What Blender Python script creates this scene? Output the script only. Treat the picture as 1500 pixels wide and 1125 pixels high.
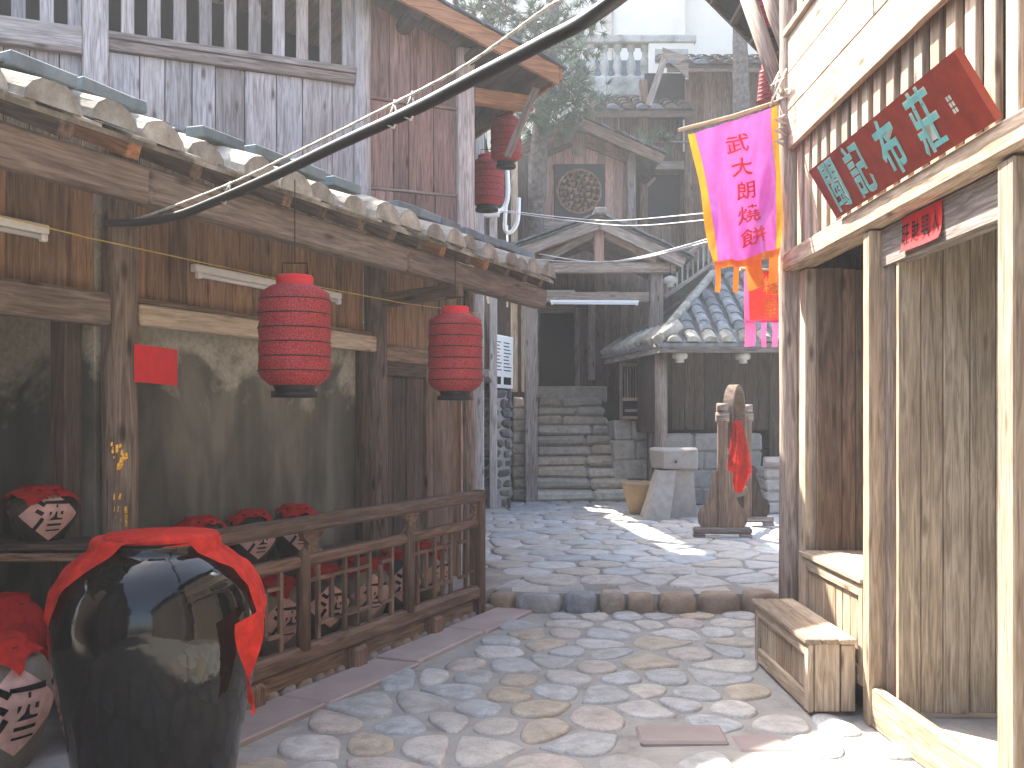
import bpy, bmesh, math, random
from mathutils import Vector, Matrix
for o in list(bpy.data.objects): bpy.data.objects.remove(o)
S = bpy.context.scene
COL = S.collection
R = math.radians
random.seed(7)
rnd = random.random
def ru(a, b): return a + (b - a) * random.random()

# ------------------------------------------------------------------ camera, sky, sun, exposure
EYE, HOR, FPX = 1.55, 612.0, 1458.0
cd = bpy.data.cameras.new('camera'); cam = bpy.data.objects.new('camera', cd); COL.objects.link(cam)
cam.location = (0, 0, EYE); cam.rotation_euler = (R(90), 0, 0)
cd.sensor_width = 36; cd.lens = 35.0; cd.shift_y = (HOR - 562.5) / 1500; cd.clip_start = .05; cd.clip_end = 600
S.camera = cam
SUN_AZ, SUN_EL = R(-43), R(51)          # azimuth from straight ahead (+Y), negative to the left
sv = Vector((math.sin(SUN_AZ) * math.cos(SUN_EL), math.cos(SUN_AZ) * math.cos(SUN_EL), math.sin(SUN_EL)))
w = bpy.data.worlds.new('World'); S.world = w; w.use_nodes = True
nt = w.node_tree; bgn = nt.nodes['Background']
sky = nt.nodes.new('ShaderNodeTexSky'); sky.sky_type = 'NISHITA'; sky.sun_disc = False
sky.sun_elevation = SUN_EL; sky.sun_rotation = SUN_AZ % (2 * math.pi); sky.dust_density = 3.2; sky.air_density = 1.0; sky.ozone_density = 1.0
nt.links.new(sky.outputs[0], bgn.inputs[0]); bgn.inputs[1].default_value = .15
sd = bpy.data.lights.new('sun', 'SUN'); sd.energy = 5.0; sd.angle = R(.5); sd.color = (1, .94, .84)
so = bpy.data.objects.new('sun', sd); COL.objects.link(so); so.rotation_euler = sv.to_track_quat('Z', 'Y').to_euler(); so.location = (-6, 6, 14)
S.view_settings.view_transform = 'Standard'; S.view_settings.look = 'None'; S.view_settings.gamma = 1
S.view_settings.use_curve_mapping = False; S.view_settings.exposure = 2.35
S.cycles.use_denoising = True; S.cycles.max_bounces = 8; S.cycles.diffuse_bounces = 4; S.cycles.volume_bounces = 0
S.cycles.sample_clamp_indirect = 6

# ------------------------------------------------------------------ materials
def newmat(name):
    m = bpy.data.materials.new(name); m.use_nodes = True
    n = m.node_tree; b = n.nodes['Principled BSDF']
    return m, n, b
def nd(n, t, **k):
    x = n.nodes.new(t)
    for a, v in k.items(): setattr(x, a, v)
    return x
def attr(n, name): return nd(n, 'ShaderNodeAttribute', attribute_name=name)
def ramp(n, src, stops):
    r = nd(n, 'ShaderNodeValToRGB'); n.links.new(src, r.inputs[0])
    e = r.color_ramp.elements
    while len(e) < len(stops): e.new(.5)
    for i, (p, c) in enumerate(stops): e[i].position = p; e[i].color = (*c, 1) if len(c) == 3 else c
    return r.outputs[0]
def noise(n, vec, scale=(1, 1, 1), s=1, det=5, dist=0, rough=.55):
    mp = nd(n, 'ShaderNodeMapping'); mp.inputs['Scale'].default_value = scale
    n.links.new(vec, mp.inputs[0])
    t = nd(n, 'ShaderNodeTexNoise'); n.links.new(mp.outputs[0], t.inputs['Vector'])
    t.inputs['Scale'].default_value = s; t.inputs['Detail'].default_value = det; t.inputs['Distortion'].default_value = dist
    t.inputs['Roughness'].default_value = rough
    return t.outputs[0]
def mix(n, a, b, f, mode='MIX'):
    x = nd(n, 'ShaderNodeMix', data_type='RGBA', blend_type=mode)
    for s, v in ((6, a), (7, b)):
        if hasattr(v, 'is_linked'): n.links.new(v, x.inputs[s])
        else: x.inputs[s].default_value = (*v, 1)
    if hasattr(f, 'is_linked'): n.links.new(f, x.inputs[0])
    else: x.inputs[0].default_value = f
    return x.outputs[2]
def mth(n, op, a, b=0.0, c=None):
    x = nd(n, 'ShaderNodeMath', operation=op)
    for i, v in enumerate((a, b) if c is None else (a, b, c)):
        if hasattr(v, 'is_linked'): n.links.new(v, x.inputs[i])
        else: x.inputs[i].default_value = v
    return x.outputs[0]
def bump(n, b, h, st=.3, d=.01):
    x = nd(n, 'ShaderNodeBump'); x.inputs['Strength'].default_value = st; x.inputs['Distance'].default_value = d
    n.links.new(h, x.inputs['Height']); n.links.new(x.outputs[0], b.inputs['Normal'])
def wood(name, c1, c2, stain, rough=.82, st=.55, amt=.5):
    m, n, b = newmat(name); gc = attr(n, 'gc').outputs['Vector']; rv = attr(n, 'rnd').outputs['Fac']
    g = noise(n, gc, (2.6, 34, 34), 1, 8, 1.3)
    g2 = noise(n, gc, (5, 150, 150), 1, 3, .3)
    big = noise(n, gc, (1.5, 5, 5), 1, 7, .6, .65)
    col = ramp(n, g, [(.36, tuple(x * .82 for x in c1)), (.5, tuple((x + y) / 2 for x, y in zip(c1, c2))), (.64, tuple(y * 1.06 for y in c2))])
    col = mix(n, col, stain, mth(n, 'MULTIPLY', ramp(n, big, [(.45, (0, 0, 0)), (.75, (1, 1, 1))]), amt))
    dark = ramp(n, g2, [(.3, (.45, .42, .4)), (.5, (1, 1, 1))])
    col = mix(n, col, dark, .6, 'MULTIPLY')
    # knots
    v = nd(n, 'ShaderNodeTexVoronoi'); mp = nd(n, 'ShaderNodeMapping'); mp.inputs['Scale'].default_value = (2.2, 7, 7)
    n.links.new(gc, mp.inputs[0]); n.links.new(mp.outputs[0], v.inputs['Vector']); v.inputs['Scale'].default_value = 1
    kn = ramp(n, v.outputs['Distance'], [(.06, (.22, .16, .12)), (.16, (1, 1, 1))])
    col = mix(n, col, kn, .8, 'MULTIPLY')
    vv = nd(n, 'ShaderNodeCombineColor')
    f = mth(n, 'MULTIPLY_ADD', rv, .62, .66)
    f2 = mth(n, 'MULTIPLY_ADD', mth(n, 'FRACT', mth(n, 'MULTIPLY', rv, 7.3)), .09, -.04)
    n.links.new(mth(n, 'ADD', f, f2), vv.inputs[0]); n.links.new(f, vv.inputs[1]); n.links.new(mth(n, 'SUBTRACT', f, f2), vv.inputs[2])
    col = mix(n, col, vv.outputs[0], 1, 'MULTIPLY')
    n.links.new(col, b.inputs['Base Color']); b.inputs['Roughness'].default_value = rough
    b.inputs['Specular IOR Level'].default_value = .25
    bump(n, b, mth(n, 'ADD', g, mth(n, 'MULTIPLY', g2, .6)), st, .006)
    return m
def mottled(name, stops, scale=6, rough=.85, st=.3, fine=60, perpiece=.35, d=.01, spec=.3):
    m, n, b = newmat(name); gc = attr(n, 'gc').outputs['Vector']; rv = attr(n, 'rnd').outputs['Fac']
    a = noise(n, gc, (1, 1, 1), scale, 7, .3, .62); f = noise(n, gc, (1, 1, 1), fine, 4)
    col = ramp(n, mth(n, 'ADD', mth(n, 'MULTIPLY', a, .8), mth(n, 'MULTIPLY', f, .2)), stops)
    k = mth(n, 'MULTIPLY_ADD', rv, perpiece * 2, 1 - perpiece)
    cc = nd(n, 'ShaderNodeCombineColor')
    for i in range(3): n.links.new(k, cc.inputs[i])
    col = mix(n, col, cc.outputs[0], 1, 'MULTIPLY')
    n.links.new(col, b.inputs['Base Color']); b.inputs['Roughness'].default_value = rough
    b.inputs['Specular IOR Level'].default_value = spec
    bump(n, b, mth(n, 'ADD', a, mth(n, 'MULTIPLY', f, .35)), st, d)
    return m
def cobble(name, pal, dirt, rough=.72):
    m, n, b = newmat(name); gc = attr(n, 'gc').outputs['Vector']; rv = attr(n, 'rnd').outputs['Fac']
    r = nd(n, 'ShaderNodeValToRGB'); r.color_ramp.interpolation = 'CONSTANT'; n.links.new(rv, r.inputs[0])
    e = r.color_ramp.elements
    while len(e) < len(pal): e.new(.5)
    for i, c in enumerate(pal): e[i].position = i / len(pal); e[i].color = (*c, 1)
    a = noise(n, gc, (1, 1, 1), 9, 7, .5, .65); f = noise(n, gc, (1, 1, 1), 70, 4)
    col = mix(n, r.outputs[0], ramp(n, a, [(.3, (.55, .53, .5)), (.62, (1.1, 1.1, 1.1))]), .75, 'MULTIPLY')
    col = mix(n, col, ramp(n, f, [(.3, (.75, .75, .75)), (.6, (1.05, 1.05, 1.05))]), .6, 'MULTIPLY')
    big = noise(n, gc, (1, 1, 1), 1.3, 4)
    col = mix(n, col, dirt, mth(n, 'MULTIPLY', ramp(n, big, [(.5, (0, 0, 0)), (.72, (1, 1, 1))]), .55))
    n.links.new(col, b.inputs['Base Color']); b.inputs['Roughness'].default_value = rough
    bump(n, b, mth(n, 'ADD', a, mth(n, 'MULTIPLY', f, .45)), .8, .014)
    return m
def plain(name, c, rough=.6, metal=0, spec=.4, var=.15, scale=20, trans=0, crumple=0):
    m, n, b = newmat(name); gc = attr(n, 'gc').outputs['Vector']
    a = noise(n, gc, (1, 1, 1), scale, 4)
    col = mix(n, c, ramp(n, a, [(.3, (1 - var * 1.6,) * 3), (.7, (1 + var * .6,) * 3)]), 1, 'MULTIPLY')
    n.links.new(col, b.inputs['Base Color']); b.inputs['Roughness'].default_value = rough; b.inputs['Metallic'].default_value = metal
    b.inputs['Specular IOR Level'].default_value = spec
    if crumple: bump(n, b, mth(n, 'ADD', noise(n, gc, (1, 1, 1), 16, 5, 1.2), mth(n, 'MULTIPLY', noise(n, gc, (1, 1, 1), 260, 2), .12)), crumple, .02)
    if trans:                                   # thin cloth or paper: part of the light comes through
        t = nd(n, 'ShaderNodeBsdfTranslucent'); n.links.new(col, t.inputs[0])
        x = nd(n, 'ShaderNodeMixShader'); x.inputs[0].default_value = trans
        n.links.new(b.outputs[0], x.inputs[1]); n.links.new(t.outputs[0], x.inputs[2])
        n.links.new(x.outputs[0], n.nodes['Material Output'].inputs[0])
    return m
M = {}
M['grey'] = wood('weathered_grey_wood', (.36, .31, .285), (.53, .475, .445), (.22, .18, .155), amt=.5)
M['greybrown'] = wood('grey_brown_timber', (.19, .15, .125), (.34, .28, .24), (.12, .09, .075), amt=.55)
M['oldpost'] = wood('smoky_brown_post', (.155, .115, .088), (.29, .225, .178), (.09, .066, .05), amt=.6)
M['brown'] = wood('brown_timber', (.13, .085, .06), (.25, .17, .12), (.07, .05, .04), amt=.5)
M['dark'] = wood('dark_timber', (.05, .037, .03), (.11, .08, .062), (.03, .024, .02), amt=.5)
M['orange'] = wood('warm_orange_planks', (.23, .125, .065), (.36, .22, .125), (.13, .08, .05), amt=.6)
M['red'] = wood('reddish_planks', (.24, .135, .105), (.37, .235, .195), (.16, .13, .12), amt=.6)
M['rafter'] = wood('orange_rafter', (.40, .18, .085), (.52, .26, .13), (.22, .12, .08), amt=.35)
M['pale'] = wood('pale_new_timber', (.62, .48, .33), (.74, .60, .44), (.46, .34, .22), amt=.35)
M['tan'] = wood('sun_bleached_timber', (.36, .265, .18), (.53, .42, .31), (.22, .165, .12), amt=.6)
M['door'] = wood('old_door_boards', (.34, .265, .185), (.50, .41, .305), (.18, .14, .10), amt=.6)
M['rail'] = wood('oiled_railing_timber', (.12, .068, .045), (.23, .145, .10), (.07, .045, .035), amt=.5, rough=.7)
M['cobble'] = cobble('river_cobble', [(.49, .50, .49), (.56, .53, .47), (.45, .475, .485), (.52, .465, .41), (.59, .57, .53), (.50, .43, .335), (.45, .455, .44), (.54, .52, .49)], (.34, .305, .26))
M['flag'] = cobble('court_flagstone', [(.45, .45, .435), (.50, .475, .43), (.42, .435, .44), (.46, .43, .39), (.52, .51, .49), (.45, .41, .35)], (.33, .305, .27))
M['kerb'] = cobble('kerb_boulder', [(.30, .28, .25), (.34, .34, .34), (.33, .25, .18), (.36, .31, .25), (.27, .29, .31)], (.16, .15, .13))
M['rubble'] = cobble('stair_stone', [(.52, .46, .37), (.56, .50, .41), (.47, .42, .35), (.53, .44, .33)], (.33, .29, .23))
M['rockdark'] = cobble('dark_fieldstone', [(.13, .125, .12), (.19, .18, .165), (.10, .10, .10), (.22, .19, .16)], (.07, .07, .06))
M['mortar'] = mottled('pavement_mortar', [(.3, (.20, .185, .16)), (.45, (.33, .315, .285)), (.7, (.43, .41, .375))], 4, .95, .8, 110)
M['slab'] = mottled('pink_granite_slab', [(.3, (.32, .26, .235)), (.7, (.43, .36, .335))], 3, .8, .25, 160, .12)
M['ground'] = mottled('packed_earth', [(.3, (.16, .14, .12)), (.7, (.26, .24, .21))], 2, .95, .4, 50)
M['plaster'] = mottled('stained_plaster', [(.28, (.035, .034, .028)), (.45, (.10, .098, .075)), (.60, (.19, .185, .145)), (.75, (.27, .26, .21))], 1.7, .9, .25, 30, .05)
M['granite'] = mottled('grey_granite', [(.3, (.26, .235, .205)), (.7, (.41, .38, .345))], 8, .85, .35, 150, .15)
M['tile'] = mottled('grey_roof_tile', [(.3, (.09, .10, .105)), (.55, (.17, .185, .19)), (.75, (.30, .31, .30))], 7, .85, .3, 60, .3)
M['tilepale'] = mottled('lichened_roof_tile', [(.3, (.13, .115, .092)), (.5, (.27, .245, .20)), (.72, (.44, .42, .37))], 9, .9, .6, 60, .3)
M['tilebrown'] = mottled('mossy_brown_tile', [(.3, (.05, .038, .03)), (.55, (.11, .08, .06)), (.75, (.17, .155, .11))], 7, .9, .4, 60, .3)
M['slate'] = mottled('blue_slate_brick', [(.3, (.10, .135, .15)), (.7, (.22, .27, .285))], 6, .85, .3, 90, .25)
M['cream'] = mottled('cream_rendered_wall', [(.25, (.68, .60, .48)), (.6, (.86, .78, .66))], .7, .9, .1, 30, .05)
M['concrete'] = mottled('mossy_cast_concrete', [(.3, (.16, .165, .11)), (.5, (.42, .40, .35)), (.7, (.60, .57, .52))], 2.5, .9, .3, 40, .1)
M['clay'] = mottled('grey_brown_stoneware', [(.3, (.12, .10, .075)), (.7, (.23, .20, .155))], 5, .5, .15, 60, .2)
M['clayorange'] = mottled('orange_clay', [(.3, (.27, .18, .10)), (.7, (.38, .27, .16))], 5, .8, .2, 60, .1)
M['darkclay'] = mottled('dark_glazed_stoneware', [(.3, (.012, .012, .01)), (.7, (.04, .036, .03))], 5, .25, .1, 60, .2, spec=.5)
M['bark'] = mottled('pine_bark', [(.35, (.07, .055, .045)), (.6, (.19, .16, .14)), (.75, (.28, .25, .23))], 11, .95, 1.0, 45, .05, .04)
M['earthbank'] = mottled('overgrown_bank', [(.3, (.03, .045, .02)), (.7, (.10, .115, .06))], 1.5, .95, .6, 12, .1)
M['charcoal'] = plain('blackened_wood_and_shade', (.02, .02, .022), .7)  # also coats the sheets that stand in for unlit interiors
M['black'] = plain('black_lacquer', (.006, .006, .006), .5)
M['ink'] = plain('black_ink', (.012, .011, .011), .8, spec=.1)
M['redcloth'] = plain('red_cotton_cloth', (.62, .035, .022), .8, spec=.15, trans=.25, var=.22, crumple=.6)
M['redcloth2'] = plain('deep_red_cloth', (.42, .016, .016), .8, spec=.15, trans=.15, var=.25, crumple=.6)
M['paperred'] = plain('red_paper', (.60, .022, .025), .75, spec=.2, var=.08)
M['paperpink'] = plain('faded_pink_paper', (.60, .36, .30), .85, spec=.15, var=.15)
M['magenta'] = plain('magenta_satin', (.70, .15, .57), .33, spec=.6, var=.06, trans=.15)
M['orangecloth'] = plain('orange_satin', (.85, .24, .03), .45, spec=.4, var=.08, trans=.15)
M['yellowcloth'] = plain('yellow_satin', (.90, .45, .02), .45, spec=.4, var=.08, trans=.15)
M['pinkcloth'] = plain('pink_satin', (.80, .14, .36), .5, spec=.4, var=.08, trans=.3)
M['bannerred'] = plain('red_satin', (.72, .04, .025), .42, spec=.5, var=.12, trans=.35)
M['redink'] = plain('red_banner_print', (.72, .03, .03), .7, spec=.2)
M['gold'] = plain('gold_leaf', (.72, .43, .07), .35, metal=.7, var=.4, scale=60)
M['signred'] = plain('oxblood_lacquer', (.25, .034, .02), .45, spec=.4, var=.18, scale=14)
M['cyan'] = plain('turquoise_paint', (.17, .50, .50), .55, var=.12)
M['outline'] = plain('pale_outline_paint', (.55, .60, .52), .6)
M['white'] = plain('white_enamel', (.88, .87, .83), .35, var=.05)
M['tube'] = plain('fluorescent_glass', (.82, .83, .84), .2, spec=.6, var=.03)
M['cable'] = plain('black_rubber_hose', (.018, .018, .018), .42, spec=.5)
M['rope'] = plain('pale_twisted_wire', (.55, .50, .43), .6, var=.3, scale=80)
M['yellowwire'] = plain('yellow_wire', (.60, .42, .08), .5)
M['wire'] = plain('pale_wire', (.55, .55, .55), .4)
M['carve'] = mottled('gilded_carving', [(.3, (.05, .03, .02)), (.7, (.30, .17, .09))], 14, .6, .3, 60, .3)
M['bluepane'] = plain('blue_glass', (.12, .24, .38), .15, spec=.6)
# damp-stained plaster: dark mould spreads up from the floor with a ragged upper edge
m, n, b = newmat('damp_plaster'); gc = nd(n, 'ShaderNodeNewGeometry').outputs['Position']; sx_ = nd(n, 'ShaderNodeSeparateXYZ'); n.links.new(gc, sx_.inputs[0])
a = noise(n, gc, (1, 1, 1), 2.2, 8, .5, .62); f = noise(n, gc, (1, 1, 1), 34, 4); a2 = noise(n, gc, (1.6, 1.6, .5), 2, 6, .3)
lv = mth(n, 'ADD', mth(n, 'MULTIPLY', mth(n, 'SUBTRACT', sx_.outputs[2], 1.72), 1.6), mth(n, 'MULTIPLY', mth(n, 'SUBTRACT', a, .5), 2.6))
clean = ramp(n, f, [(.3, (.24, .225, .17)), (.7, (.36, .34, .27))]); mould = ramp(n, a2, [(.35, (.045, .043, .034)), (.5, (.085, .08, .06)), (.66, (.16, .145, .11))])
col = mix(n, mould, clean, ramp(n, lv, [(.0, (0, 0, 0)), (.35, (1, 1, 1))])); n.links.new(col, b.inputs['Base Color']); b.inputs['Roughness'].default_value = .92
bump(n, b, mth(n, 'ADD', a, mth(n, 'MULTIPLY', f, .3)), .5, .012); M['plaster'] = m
# pine needles
m, n, b = newmat('pine_needles'); rv = attr(n, 'rnd').outputs['Fac']
n.links.new(ramp(n, rv, [(0, (.012, .035, .018)), (.5, (.03, .085, .035)), (1, (.075, .15, .05))]), b.inputs['Base Color']); b.inputs['Roughness'].default_value = .6
M['needle'] = m
# glossy black jar
m, n, b = newmat('black_glaze'); gc = attr(n, 'gc').outputs['Vector']
b.inputs['Base Color'].default_value = (.006, .006, .006, 1)
n.links.new(ramp(n, noise(n, gc, (1, 1, 1), 5, 5), [(.42, (.025,) * 3), (.6, (.07,) * 3), (.75, (.22,) * 3)]), b.inputs['Roughness'])
b.inputs['Specular IOR Level'].default_value = .38
bump(n, b, mth(n, 'ADD', noise(n, gc, (1, 1, 3), 5, 3), mth(n, 'MULTIPLY', noise(n, gc, (1, 1, 1), 40, 3), .12)), .25, .012)
M['glaze'] = m
# lantern cloth with a printed net
m, n, b = newmat('red_lantern_cloth'); gc = attr(n, 'gc').outputs['Vector']
v = nd(n, 'ShaderNodeTexVoronoi', feature='DISTANCE_TO_EDGE'); v.inputs['Scale'].default_value = 62; n.links.new(gc, v.inputs['Vector'])
col = mix(n, (.36, .014, .022), (.52, .06, .065), ramp(n, v.outputs['Distance'], [(.05, (0, 0, 0)), (.16, (1, 1, 1))]))
col = mix(n, col, ramp(n, noise(n, gc, (1, 1, 1), 6, 4), [(.3, (.75, .7, .7)), (.7, (1.05, 1.05, 1.05))]), 1, 'MULTIPLY')
n.links.new(col, b.inputs['Base Color']); b.inputs['Roughness'].default_value = .7
tr = nd(n, 'ShaderNodeBsdfTranslucent'); n.links.new(col, tr.inputs[0]); mx = nd(n, 'ShaderNodeMixShader'); mx.inputs[0].default_value = .3
n.links.new(b.outputs[0], mx.inputs[1]); n.links.new(tr.outputs[0], mx.inputs[2]); n.links.new(mx.outputs[0], n.nodes['Material Output'].inputs[0])
M['lantern'] = m

# ------------------------------------------------------------------ geometry helpers
class Fr:                                   # a ground frame: u along a, v along n, z up
    def __init__(s, ox, oy, a, n): s.o = (ox, oy); s.a = a; s.n = n; s.flip = (a[0] * n[1] - a[1] * n[0]) < 0
    def P(s, u, v, z): return (s.o[0] + s.a[0] * u + s.n[0] * v, s.o[1] + s.a[1] * u + s.n[1] * v, z)
W = Fr(0, 0, (1, 0), (0, 1))
def at(px, py, d): return ((px - 750) / FPX * d, d, EYE + (HOR - py) / FPX * d)   # a surveyed point at distance d
_T = []
for sx in (-1, 1):
    for sy in (-1, 1):
        for sz in (-1, 1):
            for ax in range(3): _T.append((sx, sy, sz, ax))
_TI = {t: i for i, t in enumerate(_T)}
def _cfaces():
    fs = []
    for ax in range(3):
        o = [i for i in range(3) if i != ax]
        for s in (-1, 1):
            q = []
            for p, r_ in ((-1, -1), (1, -1), (1, 1), (-1, 1)):
                c = [0, 0, 0]; c[ax] = s; c[o[0]] = p; c[o[1]] = r_; q.append(_TI[(*c, ax)])
            fs.append(q)
        for p in (-1, 1):
            for r_ in (-1, 1):          # the edge that runs along ax
                q = []
                for s, k in ((-1, 0), (1, 0), (1, 1), (-1, 1)):
                    c = [0, 0, 0]; c[ax] = s; c[o[0]] = p; c[o[1]] = r_; q.append(_TI[(*c, o[k])])
                fs.append(q)
    for sx in (-1, 1):
        for sy in (-1, 1):
            for sz in (-1, 1): fs.append([_TI[(sx, sy, sz, k)] for k in range(3)])
    out = []
    V3 = [Vector([t[i] * (1 if i == t[3] else .8) for i in range(3)]) for t in _T]
    for q in fs:
        c = sum((V3[i] for i in q), Vector()) / len(q); nn = (V3[q[1]] - V3[q[0]]).cross(V3[q[2]] - V3[q[0]])
        out.append(q if nn.dot(c) > 0 else q[::-1])
    return out
_CF = _cfaces()
_HF = [(0, 2, 3, 1), (4, 5, 7, 6), (0, 1, 5, 4), (2, 6, 7, 3), (0, 4, 6, 2), (1, 3, 7, 5)]
class MB:
    def __init__(s): s.v = []; s.f = []; s.g = []; s.r = []; s.sm = []
    def add(s, vs, fs, gs=None, r=None, smooth=False):
        o = len(s.v); r = rnd() if r is None else r
        s.v += [tuple(p) for p in vs]; s.g += [tuple(p) for p in (gs or vs)]; s.r += [r] * len(vs)
        s.f += [tuple(i + o for i in q) for q in fs]; s.sm += [smooth] * len(fs); return s
    def box(s, F, u0, u1, v0, v1, z0, z1, b=.006, jit=0, r=None):
        lo = (u0, v0, z0); hi = (u1, v1, z1); d = [hi[i] - lo[i] for i in range(3)]
        b = min(b, min(abs(x) for x in d) * .3)
        L = max(range(3), key=lambda i: abs(d[i])); oth = [i for i in range(3) if i != L]
        off = (ru(0, 50), ru(0, 9), ru(0, 9)); vs = []; gs = []; J = {}
        for t in _T:
            k = t[:3]
            if k not in J: J[k] = [ru(-jit, jit) for _ in range(3)]
            c = [(hi[i] if t[i] > 0 else lo[i]) - (0 if i == t[3] else t[i] * b) + J[k][i] for i in range(3)]
            vs.append(F.P(*c)); gs.append((c[L] + off[0], c[oth[0]] + off[1], c[oth[1]] + off[2]))
        return s.add(vs, [q[::-1] for q in _CF] if F.flip else _CF, gs, r)
    def hexa(s, c, along=2, r=None):        # 8 corners, index bits x*4+y*2+z
        off = (ru(0, 50), ru(0, 9), ru(0, 9)); c = [Vector(p) for p in c]
        ax = [(c[4] - c[0]), (c[2] - c[0]), (c[1] - c[0])]; L = along; oth = [i for i in range(3) if i != L]
        e = [a.normalized() if a.length > 0 else Vector((0, 0, 1)) for a in ax]
        gs = [((p - c[0]).dot(e[L]) + off[0], (p - c[0]).dot(e[oth[0]]) + off[1], (p - c[0]).dot(e[oth[1]]) + off[2]) for p in c]
        fl = ax[0].cross(ax[1]).dot(ax[2]) < 0
        fs = [(0, 1, 3, 2), (4, 6, 7, 5), (0, 4, 5, 1), (2, 3, 7, 6), (0, 2, 6, 4), (1, 5, 7, 3)]
        return s.add(c, [q[::-1] for q in fs] if fl else fs, gs, r)
    def beam(s, p, q, w, h, up=(0, 0, 1), b=.006, jit=0):
        p = Vector(p); q = Vector(q); a = (q - p); L = a.length; a.normalize(); n_ = a.cross(Vector(up)).normalized(); t = n_.cross(a)
        class G: pass
        g = G(); g.flip = True; g.P = lambda u, v, z: tuple(p + a * u + n_ * v + t * z)
        g.flip = a.cross(n_).dot(t) < 0
        return s.box(g, 0, L, -w / 2, w / 2, -h / 2, h / 2, b, jit)
    def tube(s, pts, rad, seg=10, cap=True, r=None, wob=0):
        pts = [Vector(p) for p in pts]; N = len(pts)
        if not hasattr(rad, '__len__'): rad = [rad] * N
        vs = []; gs = []; fs = []; off = ru(0, 50); ln = 0; pn = None
        for i, p in enumerate(pts):
            t = (pts[min(i + 1, N - 1)] - pts[max(i - 1, 0)]).normalized()
            if pn is None: pn = t.orthogonal().normalized()
            else: pn = (pn - t * pn.dot(t)).normalized()
            bn = t.cross(pn)
            if i: ln += (p - pts[i - 1]).length
            for k in range(seg):
                a = 2 * math.pi * k / seg; rr = rad[i] * (1 + ru(-wob, wob))
                d = pn * math.cos(a) + bn * math.sin(a)
                vs.append(p + d * rr); gs.append((ln + off, math.cos(a) * rad[i] + off, math.sin(a) * rad[i]))
        for i in range(N - 1):
            for k in range(seg):
                k2 = (k + 1) % seg; fs.append((i * seg + k, i * seg + k2, (i + 1) * seg + k2, (i + 1) * seg + k))
        s.add(vs, fs, gs, r, True)
        if cap:
            o = len(s.v) - len(vs); s.f += [tuple(o + k for k in range(seg))[::-1], tuple(o + (N - 1) * seg + k for k in range(seg))]; s.sm += [False, False]
        return s
    def lathe(s, prof, c, seg=28, a0=0, a1=2 * math.pi, r=None, tilt=None):
        vs = []; gs = []; fs = []; full = abs(a1 - a0 - 2 * math.pi) < 1e-6; K = seg if full else seg + 1
        for (r_, z) in prof:
            for k in range(K):
                a = a0 + (a1 - a0) * k / seg; vs.append((c[0] + r_ * math.cos(a), c[1] + r_ * math.sin(a), c[2] + z))
                gs.append((a * max(p[0] for p in prof), z, c[0] + c[1]))
        for i in range(len(prof) - 1):
            for k in range(seg):
                k2 = (k + 1) % K; fs.append((i * K + k, i * K + k2, (i + 1) * K + k2, (i + 1) * K + k))
        return s.add(vs, fs, gs, r, True)
    def grid(s, fn, nu, nv, r=None, thick=0):
        vs = []; gs = []; fs = []
        for i in range(nu + 1):
            for j in range(nv + 1): vs.append(fn(i / nu, j / nv))
        for i in range(nu):
            for j in range(nv):
                a = i * (nv + 1) + j; fs.append((a, a + nv + 1, a + nv + 2, a + 1))
        return s.add(vs, fs, None, r, True)
    def ring(s, c, Rr, r_, ax1, ax2, seg=28, sec=8):
        ax1 = Vector(ax1).normalized(); ax2 = Vector(ax2).normalized(); c = Vector(c)
        return s.tube([c + ax1 * Rr * math.cos(2 * math.pi * k / seg) + ax2 * Rr * math.sin(2 * math.pi * k / seg) for k in range(seg + 1)], r_, sec, False)
ORG = {}
def build(name, mb, mat, org=(0, 0, 0)):
    me = bpy.data.meshes.new(name)
    me.from_pydata([(p[0] - org[0], p[1] - org[1], p[2] - org[2]) for p in mb.v], [], mb.f)
    a = me.attributes.new('gc', 'FLOAT_VECTOR', 'POINT'); a.data.foreach_set('vector', [x for g in mb.g for x in g])
    a = me.attributes.new('rnd', 'FLOAT', 'POINT'); a.data.foreach_set('value', mb.r)
    me.polygons.foreach_set('use_smooth', mb.sm); me.materials.append(M[mat]); me.update()
    o = bpy.data.objects.new(name, me); COL.objects.link(o); return o
def thing(name, label, cat, loc=(0, 0, 0), group=None):
    o = bpy.data.objects.new(name, None); COL.objects.link(o); o.location = loc; o.empty_display_size = .2
    o['label'] = label; o['category'] = cat
    if group: o['group'] = group
    ORG[o.name] = tuple(loc); return o
def part(name, mb, mat, parent, stuff=False, label=None):
    o = build(name, mb, mat, ORG[parent.name]); o.parent = parent; ORG[o.name] = ORG[parent.name]
    if stuff: o['kind'] = 'stuff'
    if label: o['label'] = label
    return o
def solo(name, mb, mat, label, cat, group=None):
    xs, ys, zs = zip(*mb.v); c = ((min(xs) + max(xs)) / 2, (min(ys) + max(ys)) / 2, min(zs))
    o = build(name, mb, mat, c); o.location = c; o['label'] = label; o['category'] = cat; ORG[o.name] = c
    if group: o['group'] = group
    return o
def struct(name, mb, mat, kind='structure'):
    o = build(name, mb, mat); o['kind'] = kind; ORG[o.name] = (0, 0, 0); return o
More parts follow.
